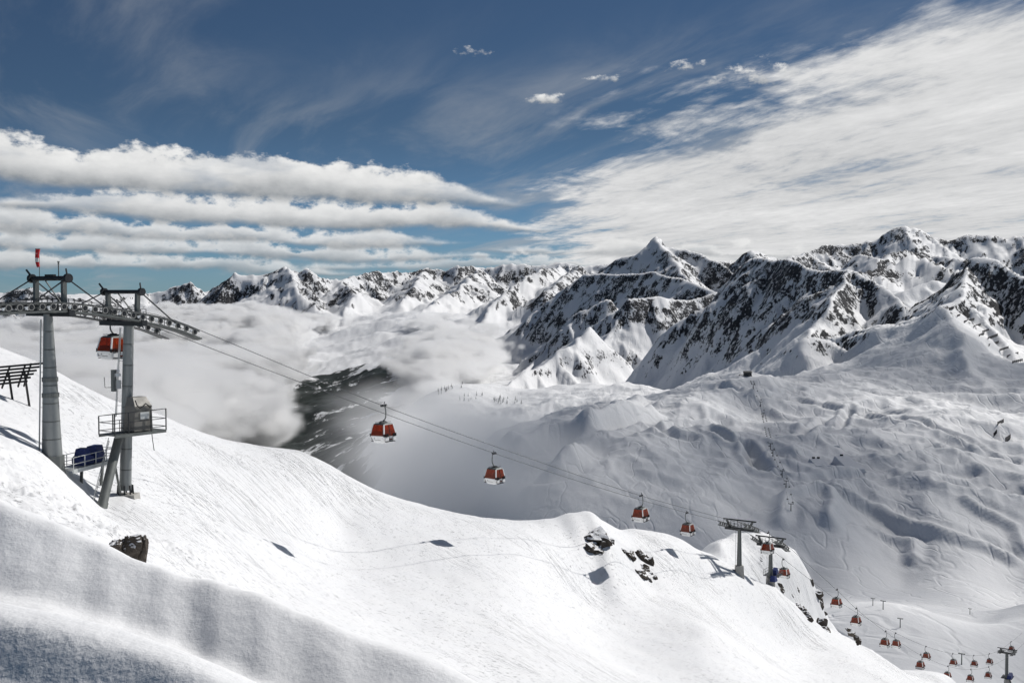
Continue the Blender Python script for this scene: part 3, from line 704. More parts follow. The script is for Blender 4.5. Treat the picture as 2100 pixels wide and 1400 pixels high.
edge_ = sstep(gx_, lo[0], lo[0] + 300) * sstep(-gx_, -hi[0], -hi[0] + 200) * sstep(gy_, 855, 960) * sstep(-gy_, -hi[1] / K, -hi[1] / K + 500)
mist = .34 * np.exp(-((sq - 1080) / 270) ** 2) * sstep(gy_, 850, 900) * (1 - sstep(gy_, 1250, 1700)) * sstep(-gz_, 170, 250) * np.clip(.9 + .8 * n_hi + .4 * n_lo, 0.04, 3)
mist = np.maximum(mist, .5 * np.exp(-((sq - 900) / 135) ** 2) * sstep(gy_, 900, 1050) * (1 - sstep(gy_, 1700, 2100)) * sstep(-gz_ + 22 * b2, 200, 280) * np.clip(.9 + .9 * n_hi + .5 * n_lo, 0.06, 3.2))
dens = np.maximum(dens, mist) * edge_
dens[dens < .01] = 0
M_CLOUD = cloud_material('cloud', 0.03)
setk(cloud_volume('valley_clouds', lo, hi, res, dens, M_CLOUD), 'stuff')

# ------------------------------------------------------------------ broken cloud added out of view to shade the bowl from the sun
lo2, hi2 = (450.0, 1150.0, 980.0), (3000.0, 5000.0, 1260.0)
res2 = (85, 126, 12)
ax_, ay_, az_ = np.meshgrid(*[np.linspace(lo2[i], hi2[i], res2[i]) for i in range(3)], indexing='ij')
f2 = spectral((96, 144, 16), 3.6, 21, (1, 1, 3))[:85, :126, :12]
g2 = spectral((96, 144, 1), 3.4, 25, (1, 1, 1))[:85, :126]
pr2 = sstep(az_, 980, 1060) * sstep(-az_, -1260, -1130)
# only where it stays above and beside the view
vis = (az_ / ay_ * F) ; sx_ = ax_ / ay_ * F + 1050
keepm = np.maximum(sstep(vis, 610, 700), sstep(sx_, 2120, 2260))
e2 = sstep(ax_, 850, 1200) * sstep(-ax_, -3000, -2600) * sstep(ay_, 1200, 1480) * sstep(-ay_, -5000, -4600)
d2 = np.clip(f2 * .45 + g2 * .85 + .30 + .9 * (1 - sstep(ay_, 1700, 2500)), 0, 1.7) * pr2 * keepm * e2
d2[d2 < .02] = 0
M_CLOUD2 = cloud_material('added_shade_cloud', 0.0042)
setk(cloud_volume('added_shade_clouds', lo2, hi2, res2, d2, M_CLOUD2), 'stuff')

# ------------------------------------------------------------------ mesh building helpers
class MB:
    def __init__(s): s.v = []; s.f = []
    def quadbox(s, c8):
        b = len(s.v); s.v += [tuple(p) for p in c8]
        for f in ((0, 3, 2, 1), (4, 5, 6, 7), (0, 1, 5, 4), (1, 2, 6, 5), (2, 3, 7, 6), (3, 0, 4, 7)): s.f.append(tuple(b + i for i in f))
        return s
    def box(s, c, size, rz=0.0):
        hx, hy, hz_ = size[0] / 2, size[1] / 2, size[2] / 2
        co, si = math.cos(rz), math.sin(rz)
        pts = []
        for z in (-hz_, hz_):
            for x, y in ((-hx, -hy), (hx, -hy), (hx, hy), (-hx, hy)):
                pts.append((c[0] + x * co - y * si, c[1] + x * si + y * co, c[2] + z))
        return s.quadbox(pts)
    def beam(s, p, q, w, h=None, up=(0, 0, 1)):
        h = h or w
        p, q = Vector(p), Vector(q); d = (q - p).normalized(); u = Vector(up)
        if abs(d.dot(u)) > .97: u = Vector((1, 0, 0))
        r = d.cross(u).normalized(); u = r.cross(d).normalized()
        pts = []
        for e in (p, q):
            for a, b in ((-1, -1), (1, -1), (1, 1), (-1, 1)): pts.append(e + r * (a * w / 2) + u * (b * h / 2))
        return s.quadbox([pts[0], pts[1], pts[2], pts[3], pts[4], pts[5], pts[6], pts[7]])
    def tube(s, p, q, r0, r1=None, n=10, cap=True):
        r1 = r0 if r1 is None else r1
        p, q = Vector(p), Vector(q); d = (q - p).normalized()
        a = d.orthogonal().normalized(); b = d.cross(a)
        k = len(s.v)
        for e, r in ((p, r0), (q, r1)):
            for i in range(n):
                t = 2 * math.pi * i / n; s.v.append(tuple(e + a * (r * math.cos(t)) + b * (r * math.sin(t))))
        for i in range(n): j = (i + 1) % n; s.f.append((k + i, k + j, k + n + j, k + n + i))
        if cap: s.f.append(tuple(k + i for i in reversed(range(n)))); s.f.append(tuple(k + n + i for i in range(n)))
        return s
    def path(s, pts, r, n=8):
        """tube along a polyline"""
        pts = [Vector(p) for p in pts]; k0 = len(s.v)
        prev = None
        for i, p in enumerate(pts):
            d = (pts[min(i + 1, len(pts) - 1)] - pts[max(i - 1, 0)]).normalized()
            a = d.orthogonal().normalized() if prev is None else (prev - d * prev.dot(d)).normalized()
            prev = a; b = d.cross(a)
            rr_ = r[i] if isinstance(r, (list, tuple)) else r
            for j in range(n):
                t = 2 * math.pi * j / n; s.v.append(tuple(p + a * (rr_ * math.cos(t)) + b * (rr_ * math.sin(t))))
        for i in range(len(pts) - 1):
            for j in range(n):
                q = (j + 1) % n
                s.f.append((k0 + i * n + j, k0 + i * n + q, k0 + (i + 1) * n + q, k0 + (i + 1) * n + j))
        s.f.append(tuple(k0 + j for j in reversed(range(n)))); e = k0 + (len(pts) - 1) * n
        s.f.append(tuple(e + j for j in range(n)))
        return s
    def wheel(s, c, r, w, axis='y', ri=0.0, n=16):
        """disc or ring with its axle along local y"""
        k = len(s.v); c = Vector(c)
        prof = [(r, -w / 2), (r, w / 2), (ri, w / 2), (ri, -w / 2)]
        for i in range(n):
            t = 2 * math.pi * i / n
            for rad, y in prof: s.v.append((c.x + rad * math.cos(t), c.y + y, c.z + rad * math.sin(t)))
        m = 4
        for i in range(n):
            j = (i + 1) % n
            for a in range(m):
                b = (a + 1) % m
                if ri == 0 and a == 2: continue
                s.f.append((k + i * m + a, k + i * m + b, k + j * m + b, k + j * m + a))
        return s
    def poly(s, pts, faces):
        k = len(s.v); s.v += [tuple(p) for p in pts]; s.f += [tuple(k + i for i in f) for f in faces]; return s
    def mesh(s, name, mat, smooth=False):
        me = bpy.data.meshes.new(name); me.from_pydata(s.v, [], s.f)
        bm = bmesh.new(); bm.from_mesh(me); bmesh.ops.recalc_face_normals(bm, faces=bm.faces); bm.to_mesh(me); bm.free()
        me.materials.append(mat)
        if smooth:
            me.polygons.foreach_set('use_smooth', np.ones(len(me.polygons), bool))
            if hasattr(me, 'set_sharp_from_angle'): me.set_sharp_from_angle(angle=math.radians(38))
        return me
    def build(s, name, mat, parent=None, smooth=False):
        o = bpy.data.objects.new(name, s.mesh(name, mat, smooth)); COL.objects.link(o)
        if parent is not None: o.parent = parent
        return o

def empty(name, loc, rz=0.0):
    o = bpy.data.objects.new(name, None); COL.objects.link(o)
    o.location = loc; o.rotation_euler = (0, 0, rz); o.empty_display_size = .5
    return o

def copy_tree(o, parent=None):
    c_ = o.copy(); COL.objects.link(c_); c_.parent = parent
    for ch in list(o.children): copy_tree(ch, c_)
    return c_

def mat(name, col, rough=.5, metal=0.0, var=.25, scale=3.0, spec=.4, bump=0.0, streak=False):
    m = bpy.data.materials.new(name); m.use_nodes = True
    t = NT(m.node_tree); b = m.node_tree.nodes['Principled BSDF']
    co = t.node('ShaderNodeTexCoord').outputs['Object']
    v = t.mapping(co, scale=(1, 1, .18)) if streak else co
    n = t.noise(v, scale, 5, .62)
    lo_ = tuple(x * (1 - var) for x in col) + (1,); hi_ = tuple(min(1, x * (1 + var)) for x in col) + (1,)
    t.put(b.inputs['Base Color'], t.mix(n, lo_, hi_)); b.inputs['Metallic'].default_value = metal
    t.put(b.inputs['Roughness'], t.ramp(n, .2, .8, max(0, rough - .1), min(1, rough + .12)))
    b.inputs['Specular IOR Level'].default_value = spec
    if bump: t.put(b.inputs['Normal'], t.bump(n, .6, bump))
    return m
GALV = mat('galvanised_steel', (.25, .265, .265), .5, .35, .38, 1.6, streak=True)
GALV_D = mat('weathered_steel', (.15, .16, .155), .55, .3, .35, 2.5, streak=True)
DARK = mat('dark_steel', (.035, .038, .042), .5, .3, .4, 4)
BLACKS = mat('black_steel', (.02, .02, .022), .6, .2, .4, 4)
TYRE = mat('rubber_tyre', (.26, .26, .25), .8, 0, .3, 8)
BRIGHT = mat('bright_aluminium', (.72, .73, .74), .35, .3, .1, 5)
WHITE = mat('white_gelcoat', (.78, .785, .78), .25, 0, .05, 3, .5)
ROOFM = mat('roof_grey', (.12, .135, .135), .55, .1, .3, 4)
RUBBER = mat('black_rubber', (.015, .015, .016), .6, 0, .3, 4)
BLUE = mat('blue_tarpaulin', (.018, .035, .15), .55, 0, .35, 3, bump=.03)
TAUPE = mat('taupe_cabinet_paint', (.17, .165, .15), .5, .1, .2, 1.2)
CONC = mat('concrete', (.42, .41, .385), .85, 0, .3, 2.0, .2, bump=.02)
ROPE = mat('steel_rope', (.10, .105, .11), .5, .5, .2, 5)
RED = mat('red_fabric', (.55, .03, .035), .7, 0, .15, 5)
WHITEF = mat('white_fabric', (.75, .74, .73), .7, 0, .1, 5)
INK = mat('dark_print', (.04, .04, .05), .5, 0, .1, 5)
PANELG = mat('pale_grey_paint', (.52, .54, .54), .45, .1, .12, 3)

def glass_material():
    m = bpy.data.materials.new('tinted_orange_window'); m.use_nodes = True
    t = NT(m.node_tree); t.n.clear()
    out = t.node('ShaderNodeOutputMaterial')
    tr = t.node('ShaderNodeBsdfTransparent'); tr.inputs[0].default_value = (.78, .22, .10, 1)
    pb = t.node('ShaderNodeBsdfPrincipled'); pb.inputs['Base Color'].default_value = (.30, .050, .018, 1); pb.inputs['Roughness'].default_value = .08
    mx = t.node('ShaderNodeMixShader'); mx.inputs[0].default_value = .52
    t.l.new(tr.outputs[0], mx.inputs[1]); t.l.new(pb.outputs[0], mx.inputs[2]); t.l.new(mx.outputs[0], out.inputs[0])
    return m
GLASS = glass_material()

# ------------------------------------------------------------------ the line of the lift
TH = math.radians(33.3)
DV = Vector((math.sin(TH), math.cos(TH), 0)); NV = Vector((math.cos(TH), -math.sin(TH), 0))
ORG = at(258, 900, 70); ORG.z = 0
RZ = math.atan2(DV.y, DV.x)              # local +x runs down the line, local -y is the side nearer the camera
HALF = 2.6
_near = np.array([(-80, -3.2), (-15, -.95), (-9, -.8), (-4, -1.2), (0, -1.8), (4, -2.65), (6.5, -3.5), (32.2, -12.4), (61, -21.4), (94.4, -31.4), (125, -39.7), (134, -42.1), (141, -44.0), (148, -46.4), (154, -48.7), (158, -50.4), (163, -52.8), (191.3, -66.8), (206, -74.4), (231, -86.0), (266.6, -101.3), (299.5, -113.4), (331.7, -123.2), (362, -130.4), (395, -135.8), (409, -137.5), (425, -138.7), (470, -141.5)])
_far = np.array([(-80, -3.2), (-15, -.95), (-9, -.8), (-4, -1.2), (0, -1.8), (4, -2.65), (6.5, -3.5), (32.2, -12.0), (61.9, -21.5), (94.4, -31.2), (125, -39.7), (134, -42.1), (141, -44.0), (148, -46.4), (154, -48.7), (158, -50.4), (163, -52.7), (172, -56.9), (215, -76.6), (261, -94.7), (295, -107.1), (330.6, -118.6), (362.8, -127.6), (389.7, -134.0), (409, -137.5), (425, -139.4), (470, -143.5)])
def zrope(t, side=1):
    k_ = _near if side >= 0 else _far
    return float(pchip(k_[:, 0], k_[:, 1], np.array([t]))[0])
def line_pt(t, side=0, z=None): return ORG + DV * t + NV * (side * HALF) + Vector((0, 0, zrope(t, side) if z is None else z))

def ground_near(x, y):
    """height of the near slope under a world point"""
    return float(near_height(np.array([[x]]), np.array([[y]]), drifts=False)[0, 0])

def bowl_hit(px, py):
    """first point of the bowl and mountain terrain on the photograph's ray"""
    cols = XB[0] / YB[0]
    k_ = (px - 1050) / F / (math.cos(PITCH) + (700 - py) / F * math.sin(PITCH))
    j = int(np.clip(np.searchsorted(cols, k_), 1, len(cols) - 1)); f = (k_ - cols[j - 1]) / (cols[j] - cols[j - 1])
    q = (ZB[:, j - 1] * (1 - f) + ZB[:, j] * f) / YB[:, 0]
    tgt = slope_of(py)
    i = int(np.argmax(q >= tgt))
    if i == 0: return None
    w = (tgt - q[i - 1]) / (q[i] - q[i - 1] + 1e-12); Yh = YB[i - 1, 0] + w * (YB[i, 0] - YB[i - 1, 0])
    return Vector((k_ * Yh, Yh, tgt * Yh))

# two haul ropes
for side, lab in ((1, 'upper haul rope of the gondola lift, running out from the near sheaves'), (-1, 'lower haul rope of the gondola lift, running out below the far sheaves')):
    ts = np.concatenate([np.arange(-60, 8, 1.0), np.arange(8, 130, 3.0), np.arange(130, 168, 1.0), np.arange(168, 460, 4.0)])
    o = MB().path([line_pt(t, side) for t in ts], 0.034, 6).build('haul_rope', ROPE, None, True)
    setk(o, None, lab, 'rope', 'haul ropes of the gondola lift')

# ------------------------------------------------------------------ gondola
GW = {'z': (0.0, .10, .74, .92, 2.02, 2.14), 'x': (.66, .76, 1.01, 1.03, .78, .62), 'y': (.70, .80, .98, 1.0, .80, .64)}
def cab_at(z):
    return float(np.interp(z, GW['z'], GW['x'])), float(np.interp(z, GW['z'], GW['y']))
def make_gondola():
    """origin at the rope; the cabin hangs below"""
    root = empty('gondola_cabin', (0, 0, 0), RZ)
    zb = -4.05                                     # cabin floor
    def ring(z, g=0.0, r=.10):
        x, y = cab_at(z); x += g; y += g
        return [(-x + r, -y), (x - r, -y), (x, -y + r), (x, y - r), (x - r, y), (-x + r, y), (-x, y - r), (-x, -y + r)]
    def skin(zs, g=0.0, cap0=False, cap1=False, name='body', m=WHITE):
        mb = MB(); pts = []; fs = []
        for z in zs: pts += [(x, y, zb + z) for x, y in ring(z, g)]
        for i in range(len(zs) - 1):
            for j in range(8):
                q = (j + 1) % 8; fs.append((i * 8 + j, i * 8 + q, (i + 1) * 8 + q, (i + 1) * 8 + j))
        if cap0: fs.append(tuple(reversed(range(8))))
        if cap1: fs.append(tuple((len(zs) - 1) * 8 + j for j in range(8)))
        return mb.poly(pts, fs).build(name, m, root)
    skin((0.0, .10, .42, .74), cap0=True, name='lower_body')
    skin((1.99, 2.06, 2.14), .012, cap0=True, cap1=True, name='roof', m=ROOFM)
    # corner posts of the window frame
    for sx in (-1, 1):
        for sy in (-1, 1):
            mb = MB()
            zz = [.72, .92, 1.5, 2.02]
            for a, b in zip(zz[:-1], zz[1:]):
                xa, ya = cab_at(a); xb, yb = cab_at(b)
                mb.beam((sx * (xa - .045), sy * (ya - .045), zb + a), (sx * (xb - .045), sy * (yb - .045), zb + b), .12, .12, (1, 0, 0))
            mb.build('corner_post', WHITE, root)
    # windows: both ends and both door sides
    def pane(axis, sgn, u0, u1, z0, z1, inset=.02, name='window', m=GLASS):
        mb = MB(); pts = []
        zs = (z0, .92, 1.5, z1)
        for z in zs:
            x, y = cab_at(z)
            for u in (u0, u1):
                k_ = (x if axis == 'y' else y) - .09
                w = u * k_
                pts.append((sgn * (x - inset), w, zb + z) if axis == 'x' else (w, sgn * (y - inset), zb + z))
        return mb.poly(pts, [(2 * i, 2 * i + 1, 2 * i + 3, 2 * i + 2) for i in range(len(zs) - 1)]).build(name, m, root)
    for s_ in (-1, 1):
        w = pane('x', s_, -1, 1, .76, 1.99)
        d1 = pane('y', s_, -1, -.03, .30, 1.99, .006 - .012, name='door'); d2 = pane('y', s_, .03, 1, .30, 1.99, .006 - .012, name='door')
        # lower rail of the end window, door stile, black sill corners
        x, y = cab_at(.76)
        MB().box((s_ * (x - .015), 0, zb + .76), (.06, 2 * y - .2, .06)).build('window_sill', WHITE, root)
        xa, ya = cab_at(.30); xb, yb = cab_at(.92); xc, yc = cab_at(1.97)
        MB().beam((0, s_ * (ya), zb + .30), (0, s_ * (yb), zb + .92), .07, .05).beam((0, s_ * yb, zb + .92), (0, s_ * yc, zb + 1.97), .07, .05).build('door_stile', RUBBER, root)
        for q in (-1, 1):
            xq, yq = cab_at(.84)
            MB().poly([(s_ * (xq + .035), q * (yq + .035), zb + 1.04), (s_ * (xq + .04), q * (yq - .13), zb + 1.00), (s_ * (xq + .035), q * (yq - .14), zb + .76), (s_ * (xq + .03), q * (yq + .03), zb + .68),
                       (s_ * (xq - .13), q * (yq + .035), zb + 1.00), (s_ * (xq - .13), q * (yq + .03), zb + .74)], [(0, 1, 2, 3), (0, 4, 5, 3), (0, 4, 1), (3, 2, 5), (1, 4, 5, 2)]).build('bumper', RUBBER, root)
    # benches inside
    for s_ in (-1, 1): MB().box((s_ * .62, 0, zb + .62), (.42, 1.5, .10)).box((s_ * .80, 0, zb + 1.0), (.10, 1.5, .62)).build('bench', RUBBER, root)
    # marks on the lower end panels
    for s_ in (-1, 1):
        x, y = cab_at(.55); tilt = .10
        mk = MB()
        for (u, z, w, h) in ((.42, .56, .05, .18), (.50, .48, .16, .03), (.05, .34, .8, .04), (.58, .38, .05, .12), (-.66, .58, .05, .05), (-.68, .44, .05, .05)):
            xx = cab_at(z)[0] + .006
            mk.box((s_ * xx, -s_ * u, zb + z), (.012, w, h))
        mk.build('lettering', INK, root)['kind'] = 'stuff'
    # ski rack on the door sides
    for s_ in (-1, 1):
        xq, yq = cab_at(.6)
        for u in (-.62, .62): MB().box((u, s_ * (yq + .13), zb + .44), (.46, .16, .34)).build('ski_rack', WHITE, root)
        mb = MB()
        for u in (-.80, -.62, -.44, .44, .62, .80): mb.box((u, s_ * (yq + .14), zb + .86), (.05, .12, .34))
        mb.box((0, s_ * (yq + .05), zb + .16), (1.5, .26, .06))
        mb.build('ski_holder', RUBBER, root)['kind'] = 'stuff'
    # roof fittings, hanger arm and grip
    MB().box((0, 0, zb + 2.22), (1.15, .20, .12)).box((0, 0, zb + 2.30), (.5, .36, .12)).tube((-.78, .42, zb + 2.26), (.78, .42, zb + 2.26), .03, n=6).tube((-.78, -.42, zb + 2.26), (.78, -.42, zb + 2.26), .03, n=6).build('roof_frame', DARK, root)
    MB().path([(0, 0, zb + 2.32), (0, -.12, zb + 2.42), (0, -.30, zb + 2.56), (0, -.42, zb + 2.80), (0, -.45, zb + 3.2), (0, -.42, zb + 3.7), (0, -.30, zb + 3.98), (0, -.06, zb + 4.0)], [.07, .075, .075, .07, .065, .065, .065, .06], 8).build('hanger_arm', GALV_D, root, True)
    MB().box((0, -.10, -.02), (.75, .20, .20)).wheel((-.30, -.22, .06), .11, .10, n=10).wheel((.30, -.22, .06), .11, .10, n=10).beam((.1, -.12, .05), (.22, -.12, .42), .06).build('grip', DARK, root)
    return root

gond0 = make_gondola()
GROUP_G = 'red gondola cabins on the lift line'
# t along the line, side (+1 upper rope, -1 lower rope), label
gondolas = [
    (0.9, -1, 'gondola cabin with orange windows half hidden behind the second tower'),
    (32.2, 1, 'largest gondola cabin, hanging in mid air in front of the dark valley'),
    (61.9, -1, 'gondola cabin in front of the pale mist, second largest of those in mid air'),
    (94.4, 1, 'gondola cabin hanging above the rounded snow knob with rocks'),
    (123.1, -1, 'gondola cabin just left of the taller distant tower'),
    (148.5, 1, 'gondola cabin squeezed under the head of the farther of the two distant towers'),
    (172, -1, 'gondola cabin right of the two distant towers, over the snowy spur'),
    (191.3, 1, 'gondola cabin in front of the grey bowl, first below the rocky spur'),
    (206.1, 1, 'gondola cabin on the descending line, second below the rocky spur'),
    (231.1, 1, 'left one of two neighbouring gondola cabins low on the descending line'),
    (261.1, -1, 'right one of two neighbouring gondola cabins low on the descending line'),
    (266.6, 1, 'small gondola cabin over the white edge of the piste, lower right'),
    (295.1, -1, 'small gondola cabin to the upper right of the one over the piste edge'),
    (299.5, 1, 'tiny gondola cabin at the bottom edge, leftmost of the lowest row'),
    (330.6, -1, 'tiny gondola cabin just left of the small lift mast in the lower right'),
    (331.7, 1, 'tiny gondola cabin at the bottom edge, second of the lowest row'),
    (362.8, -1, 'tiny gondola cabin just right of the small lift mast in the lower right'),
    (360, 1, 'tiny gondola cabin at the bottom edge left of the last tower'),
    (389.7, -1, 'tiny gondola cabin just left of the head of the last tower'),
    (432, -1, 'tiny gondola cabin right of the last tower near the picture edge'),
]
for i, (t, side, lab) in enumerate(gondolas):
    o = gond0 if i == 0 else copy_tree(gond0)
    p = line_pt(t, side); o.location = p
    o.rotation_euler = (math.radians(random.uniform(-1.6, 1.6)), math.radians(random.uniform(-1.2, 1.2)), RZ + (0 if side > 0 else math.pi) + math.radians(random.uniform(-2, 2)))
    setk(o, None, lab, 'gondola', GROUP_G)

# ------------------------------------------------------------------ towers
wheel_mesh = MB().wheel((0, 0, 0), .28, .12, ri=.21, n=18).mesh('sheave_tyre', TYRE)
hub_mesh = MB().wheel((0, 0, 0), .205, .08, n=14).wheel((0, 0, 0), .06, .18, n=8).mesh('sheave_hub', DARK)
rocker_mesh = MB().box((0, 0, 0), (.26, .06, .14)).box((0, -.02, -.06), (.14, .08, .18)).box((.10, -.01, .05), (.14, .06, .08)).mesh('rocker', BRIGHT)

def link(name, me, parent, loc):
    o = bpy.data.objects.new(name, me); COL.objects.link(o); o.parent = parent; o.location = loc; return o

def sheave_train(root, t0, zb, ta, tb, side, pitch=1.02, walkway=True, parts=True):
    """row of wheels carrying one rope between line positions ta and tb"""
    y = -side * HALF
    L = lambda t, dz=0.0, dy=0.0: Vector((t - t0, y + dy, zrope(t, side) - zb + dz))
    n = max(2, int(round((tb - ta) / pitch)))
    ts = [ta + (tb - ta) * (i + .5) / n for i in range(n)]
    if parts:
        for i, t in enumerate(ts):
            w = link('sheave', wheel_mesh, root, L(t, -.31)); link('hub', hub_mesh, w, (0, 0, 0))
            if i % 2 == 0 and i + 1 < n: link('rocker', rocker_mesh, root, L((t + ts[i + 1]) / 2, -.34, -.06 * 1))
    else:
        mb = MB()
        for t in ts: mb.wheel(L(t, -.31), .28, .12, n=10)
        mb.build('sheave_row', GALV_D, root)
    mb = MB(); m2 = MB()
    st = np.linspace(ta - .25, tb + .25, max(4, n))
    for a, b in zip(st[:-1], st[1:]):
        mb.beam(L(a, -.72, .12), L(b, -.72, .12), .10, .20); mb.beam(L(a, -.70, -.13), L(b, -.70, -.13), .06, .12)
        m2.beam(L(a, -.02, .20), L(b, -.02, .20), .06, .16)
    for t in ts: mb.beam(L(t, -.72, .02), L(t, -.33, .02), .10, .05)
    mb.build('sheave_beam', GALV_D, root); m2.build('guide_rail', GALV_D, root)
    if walkway:
        inn = side * 1.0     # towards the middle of the tower
        wk = MB(); rl = MB()
        for a, b in zip(st[:-1], st[1:]): wk.beam(L(a, -.80, inn * .62), L(b, -.80, inn * .62), .62, .06)
        wk.build('walkway', DARK, root)
        for h in (.55, 1.05):
            for a, b in zip(st[:-1], st[1:]): rl.beam(L(a, -.78 + h, inn * .92), L(b, -.78 + h, inn * .92), .035)
        for k, a in enumerate(st[::2]): rl.beam(L(a, -.8, inn * .92), L(a, .27, inn * .92), .04)
        rl.build('railing', DARK, root)

def tower_head(root, t0, zb, beam_half=3.2, post_h=2.4, flare=.25, thick=.34, stays=None, drum=True):
    """crossarm with the lifting frame on top of it"""
    zc = zrope(t0) - zb - .85
    MB().beam((0, -HALF - .3, zc), (0, HALF + .3, zc), .55, .5).build('crossarm', DARK, root)
    pb = HALF - .75
    for s_ in (-1, 1):
        MB().beam((0, s_ * pb, zc + .2), (0, s_ * (pb + flare), zc + post_h), .30, .38).build('frame_post', GALV_D, root)
    zt = zc + post_h + .12
    MB().tube((0, -beam_half, zt), (0, beam_half, zt), thick * .55, n=10).build('frame_beam', DARK, root, True)
    if drum:
        for s_ in (-1, 1):
            MB().tube((0, s_ * (beam_half - .1), zt), (0, s_ * (beam_half + .22), zt), thick * 1.05, n=14).build('pulley_housing', DARK, root)
            MB().beam((0, s_ * beam_half, zt + .1), (-.35, s_ * (beam_half + .3), zt + .75), .10, .16).build('pulley_arm', DARK, root)
    MB().beam((0, -pb, zc + .5), (0, pb * .35, zt - .1), .08).build('frame_brace', GALV_D, root)
    rl = MB()
    for x in (-.75, .75):
        for h in (.65, 1.2): rl.beam((x, -pb - .3, zc + h), (x, pb + .3, zc + h), .04)
        for k in range(7):
            yy = -pb - .3 + (2 * pb + .6) * k / 6; rl.beam((x, yy, zc + .1), (x, yy, zc + 1.2), .045)
    rl.build('platform_railing', DARK, root)
    MB().box((0, 0, zc + .1), (1.6, 2 * pb + .8, .08)).build('platform_deck', DARK, root)
    if stays:
        for (tx, s_) in stays:
            MB().beam((0, s_ * beam_half * .96, zt), (tx, s_ * (HALF + .05), zrope(t0 + tx) - zb - .5), .09).build('stay', DARK, root)
    return zc, zt

def pylon(root, p0, p1, r0, r1, nsec, m=GALV, flange=True):
    p0, p1 = Vector(p0), Vector(p1)
    for k in range(nsec):
        a, b = p0.lerp(p1, k / nsec), p0.lerp(p1, (k + 1) / nsec - .004)
        ra, rb = r0 + (r1 - r0) * k / nsec, r0 + (r1 - r0) * (k + 1) / nsec
        MB().tube(a, b, ra, rb, 20).build('pylon_section', m, root, True)
        if flange and k: MB().tube(a - (p1 - p0).normalized() * .025, a + (p1 - p0).normalized() * .025, ra * 1.02, n=20).build('flange', GALV_D, root)

def ladder(root, p, q, off, w=.42, name='ladder', cage=False):
    p, q, off = Vector(p), Vector(q), Vector(off)
    d = (q - p).normalized(); s_ = d.cross(off).normalized() * (w / 2)
    mb = MB()
    for g in (-1, 1): mb.beam(p + off + s_ * g, q + off + s_ * g, .05)
    n = int((q - p).length / .38)
    for k in range(n):
        c_ = p.lerp(q, (k + .5) / n) + off; mb.beam(c_ - s_, c_ + s_, .03)
    for k in range(4):
        c_ = p.lerp(q, (k + .5) / 4); mb.beam(c_, c_ + off, .04)
    return mb.build(name, PANELG, root)

def to_local(root_loc, p):
    d = Vector(p) - Vector(root_loc); c_, s_ = math.cos(-RZ), math.sin(-RZ)
    return Vector((d.x * c_ - d.y * s_, d.x * s_ + d.y * c_, d.z))
CAMSIDE = lambda v: Vector((v[0] * math.cos(-RZ) - v[1] * math.sin(-RZ), v[0] * math.sin(-RZ) + v[1] * math.cos(-RZ), v[2]))   # world direction -> tower local

# --- first tower, at the left edge
b1 = at(108, 952, 65.76); T1t = -7.6
r1_ = empty('lift_tower', b1, RZ)
zc1 = zrope(T1t) - b1.z - .85
top1 = to_local(b1, ORG + DV * T1t); top1.z = zc1
pylon(r1_, (0, 0, -.8), top1, .88, .36, 9)
lw = CAMSIDE((-.95, -.25, 0))
ladder(r1_, Vector((0, 0, .4)) + lw * .50, top1 + Vector((0, 0, -.5)), lw * .56)
for h, rr0 in ((5.6, .66), (6.9, .62)): MB().tube(Vector((0, 0, 0)).lerp(top1, h / zc1), Vector((0, 0, 0)).lerp(top1, (h + .35) / zc1), rr0 * 1.05, n=20).build('collar', GALV_D, r1_)
MB().tube((0, 0, -1.4), (0, 0, .75), .98, .95, 16).build('foundation', GALV_D, r1_)
tower_head(r1_, T1t, b1.z, 2.35, 2.75, .0, .36, [(-4.3, 1), (4.3, 1), (-4.3, -1), (4.3, -1)])
for sd_ in (1, -1): sheave_train(r1_, T1t, b1.z, -14.6, -3.7, sd_)
ztop1 = zc1 + 2.75 + .12
# anemometer on the beam
an = MB().tube((0, -1.2, ztop1), (0, -1.2, ztop1 + 1.15), .045, n=8).beam((-.2, -1.45, ztop1 + 1.1), (.2, -.95, ztop1 + 1.1), .04)
for q in ((-.2, -1.45), (.2, -.95)): an.tube((q[0], q[1], ztop1 + 1.1), (q[0], q[1], ztop1 + 1.35), .05, n=8).tube((q[0] - .09, q[1], ztop1 + 1.36), (q[0] + .09, q[1], ztop1 + 1.36), .04, n=6)
an.build('anemometer', GALV_D, r1_)
MB().box((0, -.1, ztop1 + .18), (.3, 1.1, .3)).build('frame_box', BLACKS, r1_)
setk(r1_, None, 'tall conical grey lift tower at the left edge carrying the windsock', 'lift tower', 'gondola lift towers')
# windsock (a thing of its own, fixed to the frame beam)
wl = Matrix.Rotation(RZ, 4, 'Z') @ Vector((0, 1.35, ztop1)) + b1
ws = empty('windsock', wl + Vector((0, 0, .45)), 0)
MB().tube((0, 0, -.55), (0, 0, 2.05), .03, n=8).build('pole', GALV_D, ws)
def sock(z0, z1, r0, r1, dx0, dx1, m, nm): MB().tube((dx0, -.03, z0), (dx1, -.03, z1), r0, r1, 12).build(nm, m, ws, True)
sock(1.98, 1.62, .19, .17, -.09, -.14, RED, 'red_band'); sock(1.61, 1.24, .17, .165, -.14, -.16, RED, 'red_band')
sock(1.235, .92, .165, .16, -.16, -.15, WHITEF, 'white_band'); sock(.915, .50, .16, .12, -.15, -.07, RED, 'red_band')
MB().path([(-.09 + .2 * math.cos(a), -.03 + .2 * math.sin(a), 2.0) for a in np.linspace(0, 6.2, 14)], .018, 6).build('hoop', GALV_D, ws)
setk(ws, None, 'limp red and white windsock above the first tower', 'windsock')

